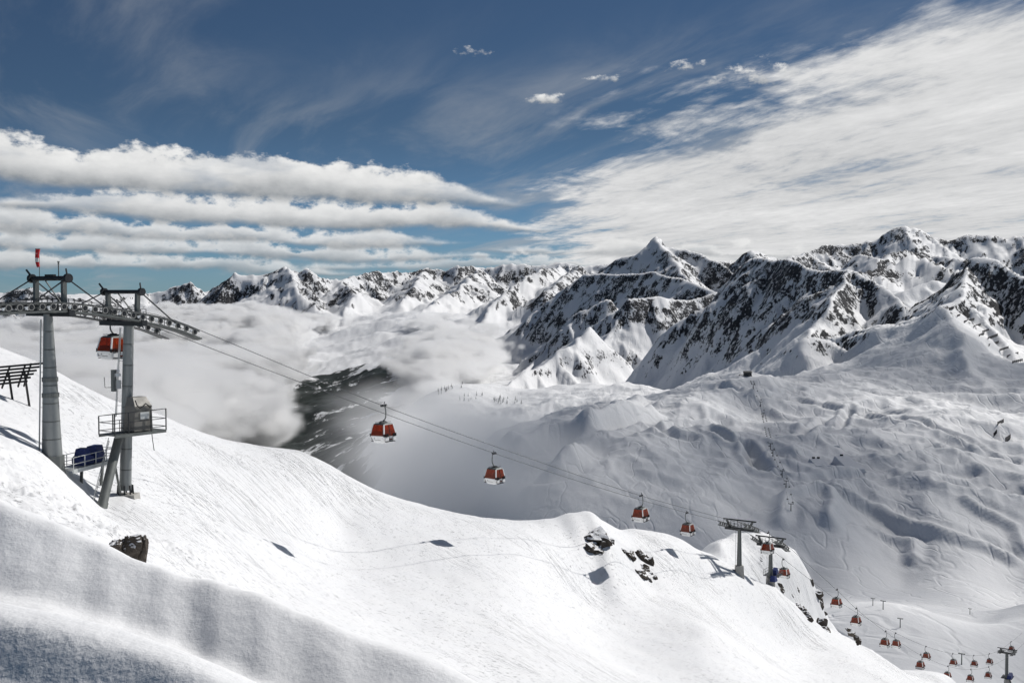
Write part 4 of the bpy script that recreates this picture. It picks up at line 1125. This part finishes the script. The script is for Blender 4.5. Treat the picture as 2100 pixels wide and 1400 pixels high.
# --- second tower
b2 = at(257, 1004, 70.0); T2t = 0.0
r2_ = empty('lift_tower', b2, RZ)
zc2 = zrope(T2t) - b2.z - .85
top2 = to_local(b2, at(264, 648, 70.0)); top2.z = zc2
pylon(r2_, (0, 0, 0), top2, .52, .44, 8)
left = CAMSIDE((-1, -.1, 0)); front = CAMSIDE((-.25, -.97, 0))
ladder(r2_, Vector((0, 0, 6.5)), top2 + Vector((0, 0, -.4)), left * .72)
tower_head(r2_, T2t, b2.z, 2.45, 2.6, .15, .32, [(-4.0, 1), (4.4, 1), (4.2, -1)])
for sd_ in (1, -1): sheave_train(r2_, T2t, b2.z, -3.4, 6.3, sd_)
# concrete footing and bolted foot
MB().quadbox([CAMSIDE(v) for v in ((-1.15, -.9, -2.6), (1.25, -.9, -2.6), (1.25, 1.1, -2.6), (-1.15, 1.1, -2.6), (-.95, -.75, -.35), (1.0, -.75, -.35), (1.0, .8, -.35), (-.95, .8, -.35))]).build('foundation', CONC, r2_)
for a in range(8):
    MB().beam((math.cos(a * .785) * .68, math.sin(a * .785) * .68, -.35), (math.cos(a * .785) * .62, math.sin(a * .785) * .62, .45), .12, .08).build('foot_rib', DARK, r2_)
# platform with control cabinet
pz = at(255, 884, 70).z - b2.z
px0, px1, pw = -2.75, 2.75, 1.05
fy = -1.25                                # platform lies on the camera side of the pylon
MB().box((0, fy + .1, pz), (px1 - px0, 2.1, .10)).beam((px0, fy - .95, pz - .08), (px1, fy - .95, pz - .08), .08, .26).beam((px0, fy + 1.15, pz - .08), (px1, fy + 1.15, pz - .08), .08, .26).build('platform', GALV_D, r2_)
rl = MB()
for yy in (fy - .95, fy + 1.15):
    for h in (.35, 1.05, 1.9 if yy < fy else 1.6): rl.beam((px0, yy, pz + h), (px1, yy, pz + h), .055)
    for xx in (px0, -1.3, 1.1, px1): rl.beam((xx, yy, pz), (xx, yy, pz + (1.9 if yy < fy else 1.6)), .08)
for xx in (px0, px1):
    for h in (.35, 1.05, 1.9): rl.beam((xx, fy - .95, pz + h), (xx, fy + 1.15, pz + h - (.3 if h > 1.5 else 0)), .055)
for xx in (-2.2, -1.75): rl.beam((xx, fy - .9, pz + .1), (xx, fy - .9, pz + 1.3), .05)
rl.build('platform_railing', DARK, r2_)
cabz = pz + .12
MB().quadbox([(-.55, fy - .75, cabz), (1.45, fy - .75, cabz), (1.45, fy + .65, cabz), (-.55, fy + .65, cabz), (-.45, fy - .75, cabz + 2.2), (1.35, fy - .75, cabz + 2.2), (1.35, fy + .55, cabz + 2.2), (-.45, fy + .55, cabz + 2.2)]).quadbox([(-.45, fy - .75, cabz + 2.2), (1.35, fy - .75, cabz + 2.2), (1.35, fy + .55, cabz + 2.2), (-.45, fy + .55, cabz + 2.2), (-.25, fy - .25, cabz + 2.95), (1.15, fy - .25, cabz + 2.95), (1.15, fy + .5, cabz + 2.95), (-.25, fy + .5, cabz + 2.95)]).build('control_cabinet', TAUPE, r2_)
MB().box((.55, fy - .79, cabz + 1.35), (.95, .05, .62)).build('cabinet_sign', PANELG, r2_)
MB().path([(-.45, fy - .8, cabz + 2.75), (-.3, fy - .85, cabz + 2.3), (.0, fy - .86, cabz + 2.05), (.35, fy - .86, cabz + 2.2), (.6, fy - .86, cabz + 2.4), (.85, fy - .86, cabz + 2.25), (1.1, fy - .85, cabz + 2.0), (1.3, fy - .82, cabz + 2.1)], .05, 8).build('cable', RUBBER, r2_, True)
MB().path([(1.2, fy - .9, pz - .1), (1.25, fy - .95, pz - .8), (1.4, fy - .95, pz - 1.7)], .035, 6).build('hanging_cable', RUBBER, r2_)
# instrument box and antenna above the cabinet
iz = at(240, 800, 70).z - b2.z
ip = left * .55 + front * .55
MB().box((ip.x, ip.y, iz + .9), (.34, .34, 1.9)).build('mast', GALV_D, r2_)
MB().box((ip.x + .30, ip.y - .15, iz + .55), (.45, .35, .75)).build('instrument_box', PANELG, r2_)
MB().box((ip.x + .22, ip.y - .2, iz + 1.4), (.5, .3, .28)).box((ip.x + .25, ip.y - .2, iz + 1.75), (.25, .3, .22)).build('camera_box', BRIGHT, r2_)
MB().path([ip + Vector((0, 0, iz + .3)), ip + left * .75 + Vector((0, 0, iz + .3)), ip + left * .8 + Vector((0, 0, iz + 1.2))], .03, 6).build('antenna', DARK, r2_)
# the raking leg and its ladder
lf = to_local(b2, at(207, 1046, 66.3)); lt = to_local(b2, at(243, 900, 69.3))
MB().tube(lf + (lf - lt).normalized() * .8, lt, .42, .40, 16).build('raking_leg', GALV_D, r2_, True)
MB().tube(lf + (lf - lt).normalized() * .8, lf.lerp(lt, .10), .50, .48, 16).build('leg_sleeve', GALV_D, r2_, True)
ladder(r2_, lf + (lf - lt).normalized() * .3, lt, left * .75 + front * .1, .5)
bx = to_local(b2, at(236, 985, 69.5))
MB().beam(front * .75 + Vector((0, 0, -.3)), lf.lerp(lt, .72), .16).build('brace', GALV_D, r2_)
setk(r2_, None, 'second lift tower from the left, with cabinet platform and raking leg', 'lift tower', 'gondola lift towers')

# --- low platform between the first two towers, and the machines under blue covers on it
p_a, p_b = at(132, 966, 66.0), at(222, 938, 70.5)
ctr = (p_a + p_b) / 2; vec = (p_b - p_a); ln = Vector((vec.x, vec.y, 0)).length; prz = math.atan2(vec.y, vec.x)
plat = empty('service_platform', (ctr.x, ctr.y, ctr.z), prz)
sl = vec.z / ln * 0.0
MB().box((0, 0, 0), (ln, 1.7, .14)).box((0, -.85, -.1), (ln + .1, .12, .34)).box((0, .85, -.1), (ln + .1, .12, .34)).build('deck', PANELG, plat)
for xx in (-ln / 2, 0, ln / 2):
    MB().beam((xx, .5, -.1), (xx * .92, .6, -2.4), .2).build('leg', GALV_D, plat)
rl = MB()
for yy in (-.85, .85):
    for h in (.5, 1.05): rl.beam((-ln / 2, yy, h), (ln / 2, yy, h), .05)
    for k in range(5): rl.beam((-ln / 2 + ln * k / 4, yy, 0), (-ln / 2 + ln * k / 4, yy, 1.05), .055)
for xx in (-ln / 2, ln / 2):
    for h in (.5, 1.05): rl.beam((xx, -.85, h), (xx, .85, h), .05)
rl.build('railing', PANELG, plat)
setk(plat, None, 'low railed steel platform between the feet of the first two towers', 'platform')
def covered(x, w, h, hump, lab):
    loc = Matrix.Rotation(prz, 4, 'Z') @ Vector((x, 0, .08)) + Vector(plat.location)
    o = empty('covered_machine', loc, prz)
    mb = MB()
    prof = [(-w / 2, 0), (-w / 2 - .05, h * .42), (-w / 2 + .12, h * .52), (hump[0] - .02, h * .58), (hump[0], h), (hump[1], h * 1.02), (hump[1] + .04, h * .55), (w / 2, h * .45), (w / 2 + .04, 0)]
    n = len(prof); pts = []
    for yy, k in ((-.55, 1.0), (-.5, 1.02), (.5, 1.02), (.55, 1.0)):
        pts += [(px_ , yy * (1 if z_ < h * .6 else .75), z_ * k) for px_, z_ in prof]
    fs = []
    for r_ in range(3):
        for i in range(n - 1): fs.append((r_ * n + i, r_ * n + i + 1, (r_ + 1) * n + i + 1, (r_ + 1) * n + i))
    fs += [tuple(range(n - 1, -1, -1)), tuple(3 * n + i for i in range(n))]
    mb.poly(pts, fs).build('tarpaulin', BLUE, o)
    MB().path([(-w / 2 - .06, -.57, h * .25), (0, -.6, h * .22), (w / 2 + .05, -.57, h * .25)], .02, 6).build('lashing', DARK, o)
    setk(o, None, lab, 'machine', 'machines under blue covers')
covered(-.62, 1.55, 1.35, (-.42, .32), 'blue covered machine nearer the first tower, on the low platform')
covered(1.25, 1.35, 1.35, (-.60, .55), 'blue covered machine nearer the second tower, on the low platform')

# --- two towers farther down and the last one at the lower right
def small_tower(t, base_z, lab, r0, r1, beam_half, half_len, foot, n_sec=4, extra=None):
    b = ORG + DV * t; b.z = base_z
    r_ = empty('lift_tower', b, RZ)
    zc = zrope(t) - base_z - .85
    pylon(r_, (0, 0, -.5), (0, 0, zc), r0, r1, n_sec, GALV_D)
    tower_head(r_, t, base_z, beam_half, 1.55, .75, .26, None, drum=False)
    for sd_ in (1, -1): sheave_train(r_, t, base_z, t - half_len, t + half_len, sd_, walkway=True)
    MB().quadbox([CAMSIDE(v) for v in ((-.95, -.85, -foot), (.95, -.85, -foot), (.95, .85, -foot), (-.95, .85, -foot), (-.7, -.65, .35), (.7, -.65, .35), (.7, .65, .35), (-.7, .65, .35))]).build('foundation', CONC, r_)
    ladder(r_, (0, 0, .5), (0, 0, zc - .3), CAMSIDE((-.9, .2, 0)) * .75)
    setk(r_, None, lab, 'lift tower', 'gondola lift towers')
    return r_, b
def base_on(t, extra=0.0):
    p = ORG + DV * t; return ground_near(p.x, p.y) + extra
bz3, bz4 = base_on(140.8, 1.2), base_on(157.2, 1.2)
small_tower(140.8, bz3, 'nearer one of the two distant towers, on a bare concrete foot', .50, .34, 3.3, 3.6, 3.5)
t4, b4 = small_tower(157.2, bz4, 'farther one of the two distant towers, with a service deck at its foot', .50, .34, 3.2, 3.6, 4.0)
MB().box((1.5, 0, .5), (3.0, 3.0, .14)).build('service_deck', DARK, t4)
rl = MB()
for yy in (-1.5, 1.5):
    for h in (.55, 1.1): rl.beam((-.2, yy, .5 + h), (3.0, yy, .5 + h), .05)
    for k in range(4): rl.beam((k * 1.0, yy, .5), (k * 1.0, yy, 1.6), .06)
for h in (.55, 1.1): rl.beam((3.0, -1.5, .5 + h), (3.0, 1.5, .5 + h), .05)
rl.build('deck_railing', GALV_D, t4)
MB().quadbox([(1.0, -.9, .6), (2.4, -.9, .6), (2.4, .3, .6), (1.0, .3, .6), (1.2, -.7, 1.5), (2.1, -.7, 1.9), (2.1, .1, 1.9), (1.2, .1, 1.5)]).build('covered_drive', BLUE, t4)
MB().quadbox([(-1.6, -1.6, -.2), (-.2, -1.6, -.2), (-.2, -.4, -.2), (-1.6, -.4, -.2), (-1.4, -1.4, 1.0), (-.4, -1.4, .8), (-.4, -.6, .8), (-1.4, -.6, 1.0)]).build('covered_box', BLUE, t4)
bz5 = float(at(2065, 1394, 302.5).z)
t5, b5 = small_tower(409, bz5, 'last tower at the lower right corner, with two shafts', .55, .42, 3.6, 4.5, 3.0, 3)
MB().tube((2.2, .6, -1.0), (2.2, .6, zrope(411.2) - bz5 - .9), .5, .4, 14).build('second_shaft', GALV_D, t5, True)
MB().box((1.2, 0, .9), (4.6, 4.0, .2)).build('service_deck', DARK, t5)
MB().quadbox([(-1.6, -1.9, 1.0), (2.8, -1.9, 1.0), (2.8, -.2, 1.0), (-1.6, -.2, 1.0), (-1.2, -1.6, 2.3), (2.2, -1.6, 2.6), (2.2, -.5, 2.6), (-1.2, -.5, 2.3)]).build('covered_drive', BLUE, t5)
MB().beam((-.5, -1, .8), (-4.2, -3.4, -3.5), .5).build('raking_leg', GALV_D, t5)

# ------------------------------------------------------------------ steel avalanche fence at the left edge
fc = at(12, 778, 82)
fe = empty('avalanche_fence', (fc.x, fc.y, fc.z - 1.4), math.radians(18))
FL = 4.6
for k in range(6):
    y0, z0 = -1.3 + k * .48, .9 + k * .42
    MB().beam((-FL, y0, z0), (FL - 1.9 + k * .34, y0, z0 + .05 + .14 * (FL)), .16, .26).build('crossbeam', BLACKS, fe)
for k, xx in enumerate((-4.0, -2.0, 0.0, 1.9, 2.6)):
    MB().beam((xx - .35, -1.4, .75 + .07 * xx), (xx + .35, 1.5, 3.3 + .14 * xx), .16, .22).build('girder', BLACKS, fe)
    if k < 4: MB().beam((xx + .25, .9, 2.5 + .1 * xx), (xx + .9, -.4, -1.8), .22, .24).build('prop', BLACKS, fe)
fe.scale = (.8, .8, .8)
setk(fe, None, 'black steel avalanche fence on props at the left edge', 'fence')

# ------------------------------------------------------------------ rocks breaking through the snow
from mathutils import noise as mn
def rock_material():
    m = bpy.data.materials.new('dark_rock'); m.use_nodes = True
    t = NT(m.node_tree); b = m.node_tree.nodes['Principled BSDF']
    geo = t.node('ShaderNodeNewGeometry'); pos = t.node('ShaderNodeTexCoord').outputs['Object']
    n = t.noise(pos, 3.0, 6, .65); n2 = t.noise(pos, 1.1, 4, .6)
    c_ = t.mix(n, (.016, .015, .014, 1), (.13, .11, .092, 1))
    nz = t.sep(geo.outputs['Normal'])[2]
    sn = t.ramp(t.math('ADD', nz, t.math('MULTIPLY', t.math('SUBTRACT', n2, .5), 1.1)), .70, .82)
    t.put(b.inputs['Base Color'], t.mix(sn, c_, (.8, .81, .83, 1))); b.inputs['Roughness'].default_value = .85
    t.put(b.inputs['Normal'], t.bump(n, .9, .08)); b.inputs['Specular IOR Level'].default_value = .2
    return m
ROCKM = rock_material()
def rock_mesh(name, sx, sy, sz, seed, sub=3):
    rg = random.Random(seed)
    bm = bmesh.new(); bmesh.ops.create_icosphere(bm, subdivisions=sub, radius=1)
    planes = [(Vector((rg.gauss(0, 1), rg.gauss(0, 1), rg.gauss(.15, .8))).normalized(), rg.uniform(.55, .95)) for _ in range(13)]
    off = Vector((rg.uniform(0, 50), rg.uniform(0, 50), rg.uniform(0, 50)))
    for v in bm.verts:
        d = v.co.normalized()
        r = min([1.15] + [h / max(d.dot(n), 1e-3) for n, h in planes if d.dot(n) > .05])
        r *= 1 + .20 * mn.fractal(d * 2.2 + off, 1.0, 2.1, 4)
        v.co = Vector((d.x * r * sx, d.y * r * sy, d.z * r * sz))
    me = bpy.data.meshes.new(name); bm.to_mesh(me); bm.free(); me.materials.append(ROCKM)
    return me
def near_hit(px, py):
    cols = XN[0] / YN[0]
    k_ = (px - 1050) / F / (math.cos(PITCH) + (700 - py) / F * math.sin(PITCH))
    j = int(np.clip(np.searchsorted(cols, k_), 1, len(cols) - 1)); q = ZN[:, j] / YN[:, 0]; tgt = slope_of(py)
    i0 = int(np.searchsorted(YN[:, 0], 25 * K))
    i = i0 + int(np.argmax(q[i0:] >= tgt))
    Yh = YN[i, 0]; return Vector((k_ * Yh, Yh, tgt * Yh))
def outcrop(lab, items, seed, ang=0.0):
    pts = [near_hit(px, py) for px, py, _, _ in items]
    c0 = sum(pts, Vector()) / len(pts)
    root = empty('rock_outcrop', c0, 0)
    for i, ((px, py, w, h), p) in enumerate(zip(items, pts)):
        m_ = p.y / F
        o = bpy.data.objects.new('rock', rock_mesh('rock', w * m_ * 1.3, w * m_ * 1.05, h * m_ * 1.0, seed * 31 + i)); COL.objects.link(o)
        o.parent = root; o.location = p - c0; o.rotation_euler = (ang * .3, ang, random.uniform(0, 6))
    setk(root, None, lab, 'rock', 'dark rocks breaking through the snow')
outcrop('dark rock under the overhanging snow of the rounded knob', [(1222, 1106, 32, 26), (1234, 1118, 18, 16), (1216, 1130, 26, 18), (1228, 1138, 18, 12)], 3)
outcrop('small lone rock just right of the rounded knob', [(1251, 1112, 9, 10)], 4)
outcrop('long strip of broken rocks running down right of the rounded knob', [(1273, 1128, 10, 8), (1283, 1133, 20, 12), (1294, 1145, 10, 10), (1305, 1137, 8, 10), (1317, 1146, 15, 18), (1327, 1160, 20, 22), (1319, 1169, 14, 14), (1310, 1178, 22, 12), (1328, 1178, 12, 14), (1331, 1190, 8, 8), (1343, 1186, 6, 7), (1301, 1172, 7, 7)], 5)
outcrop('pair of small rocks on the snowy spur between the two distant towers', [(1558, 1150, 8, 10), (1568, 1163, 7, 10)], 6)
outcrop('rock beside the foot of the farther distant tower', [(1595, 1202, 11, 13), (1601, 1208, 8, 9)], 7)
outcrop('thin dark rock high on the snowy spur below the towers', [(1632, 1206, 6, 9), (1636, 1214, 5, 7)], 8)
outcrop('long dark rock streak across the snowy spur below the towers', [(1624, 1226, 6, 8), (1630, 1236, 9, 10), (1638, 1246, 12, 11), (1646, 1255, 12, 11), (1654, 1265, 12, 12), (1660, 1273, 7, 8)], 9)
outcrop('dark rocks along the skyline edge of the snowy spur', [(1664, 1196, 6, 9), (1672, 1218, 12, 10), (1679, 1230, 10, 14), (1684, 1243, 8, 14), (1690, 1256, 6, 8)], 10)
outcrop('dark rock at the lower end of the snowy spur', [(1686, 1283, 15, 18), (1690, 1292, 10, 12), (1680, 1275, 8, 10)], 11)
outcrop('row of small rocks on the white shoulder below the spur', [(1740, 1290, 6, 5), (1748, 1300, 7, 6), (1755, 1308, 6, 7), (1761, 1316, 6, 8), (1731, 1322, 4, 6)], 12)
# the boulder behind the near drift
bl = at(262, 1128, 11.6)
root = empty('boulder', bl, 0)
for i, (dx_, dz_, sx, sz) in enumerate(((-.16, .02, .16, .15), (.03, .06, .17, .19), (.19, .05, .12, .21), (-.27, -.05, .08, .08))):
    o = bpy.data.objects.new('rock', rock_mesh('rock', sx, sx * 1.1, sz, 70 + i, 4)); COL.objects.link(o); o.parent = root; o.location = (dx_, .03 * i, dz_); o.rotation_euler = (0, .25, i * 1.3)
setk(root, None, 'dark brown boulder poking out behind the nearest snow drift', 'rock')

# ------------------------------------------------------------------ conifers on the shelf above the cloud
def bark_mat(): return mat('bark', (.05, .04, .032), .9, 0, .3, 2)
NEEDLE = mat('needles', (.022, .030, .026), .9, 0, .5, .6, .1); BARK = bark_mat()
def conifer_meshes(seed):
    rg = random.Random(seed); mb = MB()
    for k in range(11):
        z0 = .14 + k * .078; r = (1.02 - z0) * .30 * rg.uniform(.75, 1.2)
        n = 9
        for j in range(n):
            a = 2 * math.pi * (j + rg.uniform(-.3, .3)) / n; l_ = r * rg.uniform(.6, 1.15)
            tip = (math.cos(a) * l_, math.sin(a) * l_, z0 - .05 + rg.uniform(-.02, .02))
            p1 = (math.cos(a + .32) * l_ * .55, math.sin(a + .32) * l_ * .55, z0 + .03); p2 = (math.cos(a - .32) * l_ * .55, math.sin(a - .32) * l_ * .55, z0 + .03)
            mb.poly([(0, 0, z0 + .075), p1, tip, p2], [(0, 1, 2), (0, 2, 3)])
    mb.poly([(.02, 0, .95), (-.012, .02, .95), (-.012, -.02, .95), (0, 0, 1.04)], [(0, 1, 3), (1, 2, 3), (2, 0, 3)])
    crown = bpy.data.meshes.new('crown'); crown.from_pydata(mb.v, [], mb.f); crown.materials.append(NEEDLE)
    return crown, MB().tube((0, 0, -.05), (0, 0, .96), .022, .004, 6).mesh('trunk', BARK)
con = [conifer_meshes(s_) for s_ in (1, 2, 3)]
rg = random.Random(12)
tree_px = []
for i in range(34):
    f_ = i / 33; tree_px.append((900 + 92 * f_ + rg.uniform(-7, 7), 806 - 42 * f_ + rg.uniform(-5, 8), 0))
for i in range(22): tree_px.append((1012 + rg.uniform(0, 58), 822 + rg.uniform(-5, 7), 1))
for i in range(10): tree_px.append((935 + rg.uniform(0, 60), 815 + rg.uniform(-6, 8), 2))
tl = ['dark conifer in the row climbing out of the cloud below the middle mountain', 'dark conifer in the clump on the edge of the sunlit shelf above the mist', 'dark conifer scattered on the slope between the tree row and the mist']
tg = ['conifers in the row below the middle mountain', 'conifers in the clump on the shelf', 'conifers scattered above the mist']
for i, (px, py, gk) in enumerate(tree_px):
    p = bowl_hit(px, py)
    if p is None or p.y > 8000: continue
    cr, tk = con[i % 3]; hgt = rg.uniform(6.5, 11) * p.y / F
    o = empty('conifer_tree', p, rg.uniform(0, 6)); o.scale = (hgt * .8, hgt * .8, hgt)
    for nm, me in (('crown', cr), ('trunk', tk)):
        c_ = bpy.data.objects.new(nm, me); COL.objects.link(c_); c_.parent = o
    setk(o, None, tl[gk], 'tree', tg[gk])

# ------------------------------------------------------------------ avalanche barriers on the sunny flank at the right
post_m = MB().box((0, 0, 2.2), (.6, .8, 7.6)).mesh('post', BLACKS); bar_cache = {}
rows_ = [((1946, 636), (1956, 632)), ((1963, 650), (1980, 644)), ((1977, 662), (1998, 656)), ((1997, 672), (2011, 667)), ((2015, 682), (2028, 678)), ((2026, 696), (2046, 688)), ((2028, 710), (2048, 703)), ((2050, 720), (2068, 714)), ((2065, 733), (2088, 726)), ((2076, 745), (2097, 740)), ((2008, 690), (2018, 686)), ((2046, 872), (2058, 866)), ((2038, 895), (2044, 888)), ((2062, 905), (2072, 898))]
names_ = ['topmost dark avalanche barrier on the sunny flank at the right', 'second avalanche barrier down the sunny flank at the right', 'third avalanche barrier down the sunny flank at the right', 'fourth avalanche barrier down the sunny flank at the right', 'fifth avalanche barrier down the sunny flank at the right', 'sixth avalanche barrier down the sunny flank at the right', 'seventh avalanche barrier down the sunny flank at the right', 'eighth avalanche barrier down the sunny flank at the right', 'ninth avalanche barrier down the sunny flank at the right', 'lowest long avalanche barrier at the right edge of the sunny flank', 'short avalanche barrier left of the long rows on the sunny flank', 'upper one of three short barriers above the cloud at the right edge', 'left one of three short barriers above the cloud at the right edge', 'lowest of three short barriers above the cloud at the right edge']
for (pa_, pb_), lab in zip(rows_, names_):
    A = bowl_hit(*pa_); B = bowl_hit(*pb_)
    if A is None: continue
    if B is None or abs(B.y - A.y) > 140: B = at(pb_[0], pb_[1], A.y / K * 1.01)
    ln = (B - A).length; root = empty('snow_barrier', A, 0)
    n_ = max(3, int(ln / 7)); dv = (B - A)
    for k in range(n_): link('post', post_m, root, dv * (k / (n_ - 1)))
    for h in (1.2, 3.0, 4.8): MB().beam(Vector((0, 0, h)), dv + Vector((0, 0, h)), .6, 1.35).build('crossbeam', BLACKS, root)
    setk(root, None, lab, 'snow barrier', 'avalanche barriers on the right-hand flank')

# ------------------------------------------------------------------ the distant chairlift in the bowl
ct = [(1537, 772), (1545, 797), (1560, 833), (1565, 856), (1580, 921), (1585, 935), (1604, 978), (1612, 999), (1622, 1047)]
cw = [bowl_hit(*p) for p in ct]
cdir = (cw[-1] - cw[0]).to_2d().normalized(); crz = math.atan2(cdir.y, cdir.x)
tl_ = ['topmost mast of the distant chairlift just below its hut', 'second mast from the top of the distant chairlift', 'third mast from the top of the distant chairlift', 'fourth mast from the top of the distant chairlift', 'fifth mast from the top of the distant chairlift', 'sixth mast from the top of the distant chairlift', 'third mast from the bottom of the distant chairlift', 'second mast from the bottom of the distant chairlift', 'lowest mast of the distant chairlift, above the misty hollow']
mast_m = MB().tube((0, 0, -2), (0, 0, 8.2), .55, .40, 8).mesh('mast', DARK); arm_m = MB().beam((0, -2.8, 8.3), (0, 2.8, 8.3), .6).mesh('crossarm', DARK)
shv_m = MB().box((0, 0, 0), (3.4, .5, .6)).mesh('sheave_row', DARK)
tops = []
for p, lab in zip(cw, tl_):
    o = empty('chairlift_mast', p, crz); link('mast', mast_m, o, (0, 0, 0)); link('crossarm', arm_m, o, (0, 0, 0))
    for s_ in (-1, 1): link('sheave_row', shv_m, o, (0, s_ * 2.6, 8.7))
    setk(o, None, lab, 'lift mast', 'masts of the distant chairlift'); tops.append(p + Vector((0, 0, 9.0)))
chair_m = MB().beam((0, 0, 0), (0, 0, -2.2), .12).box((0, 0, -2.3), (.7, 2.2, .16)).box((-.35, 0, -1.9), (.14, 2.2, .8)).mesh('chairlift_chair', BLACKS)
side2 = Vector((-cdir.y, cdir.x, 0)) * 2.6
for s_, nm in ((-1, 'left rope of the distant chairlift'), (1, 'right rope of the distant chairlift')):
    o = MB().path([p + side2 * s_ for p in tops], .10, 5).build('chairlift_rope', ROPE); setk(o, None, nm + ', between its masts', 'rope', 'ropes of the distant chairlift')
for s_ in (-1, 1):
    for a, b in zip(tops[:-1], tops[1:]):
        n_ = max(1, int((b - a).length / 26))
        for k in range(n_):
            o = bpy.data.objects.new('chairlift_chair', chair_m); COL.objects.link(o)
            o.location = a.lerp(b, (k + .3 + .4 * (s_ > 0)) / n_) + side2 * s_; o.rotation_euler = (0, 0, crz)
            setk(o, None, 'tiny dark chair hanging on the %s rope of the distant chairlift' % ('left' if s_ < 0 else 'right'), 'chair', 'chairs on the %s rope of the distant chairlift' % ('left' if s_ < 0 else 'right'))
hp = bowl_hit(1533, 770)
hut = empty('lift_hut', hp, .2)
MB().box((0, 0, 3), (15, 9, 8)).build('wall', DARK, hut); MB().poly([(-9, -6, 6.8), (9, -6, 6.8), (9, 6, 6.8), (-9, 6, 6.8), (-8, 0, 10), (8, 0, 10)], [(0, 1, 5, 4), (2, 3, 4, 5), (0, 4, 3), (1, 2, 5), (3, 2, 1, 0)]).build('roof', BLACKS, hut)
MB().box((-14, 0, 2), (12, 1.2, 1.2)).box((-18, 0, 0), (1.2, 1.2, 4)).build('ramp', DARK, hut)
setk(hut, None, 'small dark hut at the top of the distant chairlift', 'hut')

# T-shaped masts of another lift low on the right
ml = [(1790, 1241, 15, 'leftmost small lift mast standing on the snow ridge at the lower right'), (1811, 1249, 18, 'second small lift mast on the snow ridge at the lower right'), (1846, 1286, 19, 'third small lift mast, lower on the snow slope at the lower right'), (1972, 1362, 23, 'small lift mast among the tiny gondola cabins at the lower right'), (1989, 1259, 12, 'small lift mast on the far snow crest at the right')]
for px, py, h, lab in ml:
    p = bowl_hit(px, py)
    if p is None: continue
    hm = h * p.y / F; o = empty('lift_mast', p, RZ)
    MB().tube((0, 0, -1), (0, 0, hm), hm * .055, hm * .045, 8).build('mast', GALV_D, o)
    MB().beam((0, -hm * .26, hm), (0, hm * .26, hm), hm * .10, hm * .07).build('crossarm', GALV_D, o)
    for s_ in (-1, 1): MB().beam((-hm * .14, s_ * hm * .25, hm * 1.04), (hm * .14, s_ * hm * .25, hm * .98), hm * .06, hm * .09).build('sheave_row', GALV_D, o)
    setk(o, None, lab, 'lift mast', 'small lift masts at the lower right')

# ------------------------------------------------------------------ jumps of the snow park
SNOWO = mat('packed_snow', (.78, .79, .81), .6, 0, .03, .3, .15)
for px, py, w, h, lab in ((1708, 915, 34, 33, 'upper snow ramp of the park with two dark pads on its lip'), (1690, 956, 36, 27, 'left snow ramp of the park with two dark pads on its lip'), (1758, 963, 40, 48, 'largest snow ramp of the park with one dark pad on its lip')):
    p = bowl_hit(px, py)
    if p is None: continue
    m_ = p.y / F; wd, hg, dp = w * m_, h * m_ * .26, h * m_ * 2.6
    o = empty('snow_ramp', p, 0)
    MB().quadbox([(-wd * .5, 0, -4), (wd * .5, 0, -4), (wd * .5, dp, -4), (-wd * .5, dp, -4), (-wd * .42, dp * .05, .3), (wd * .42, dp * .05, .3), (wd * .38, dp * .92, hg), (-wd * .38, dp * .92, hg)]).build('ramp', SNOWO, o)
    for s_ in ((-1, 1) if w < 40 else (0,)): MB().box((s_ * wd * .14, dp * .93, hg + 1.2), (wd * .16, 1.5, 2.2)).build('pad', BLACKS, o)
    setk(o, None, lab, 'snow ramp', 'ramps of the snow park')
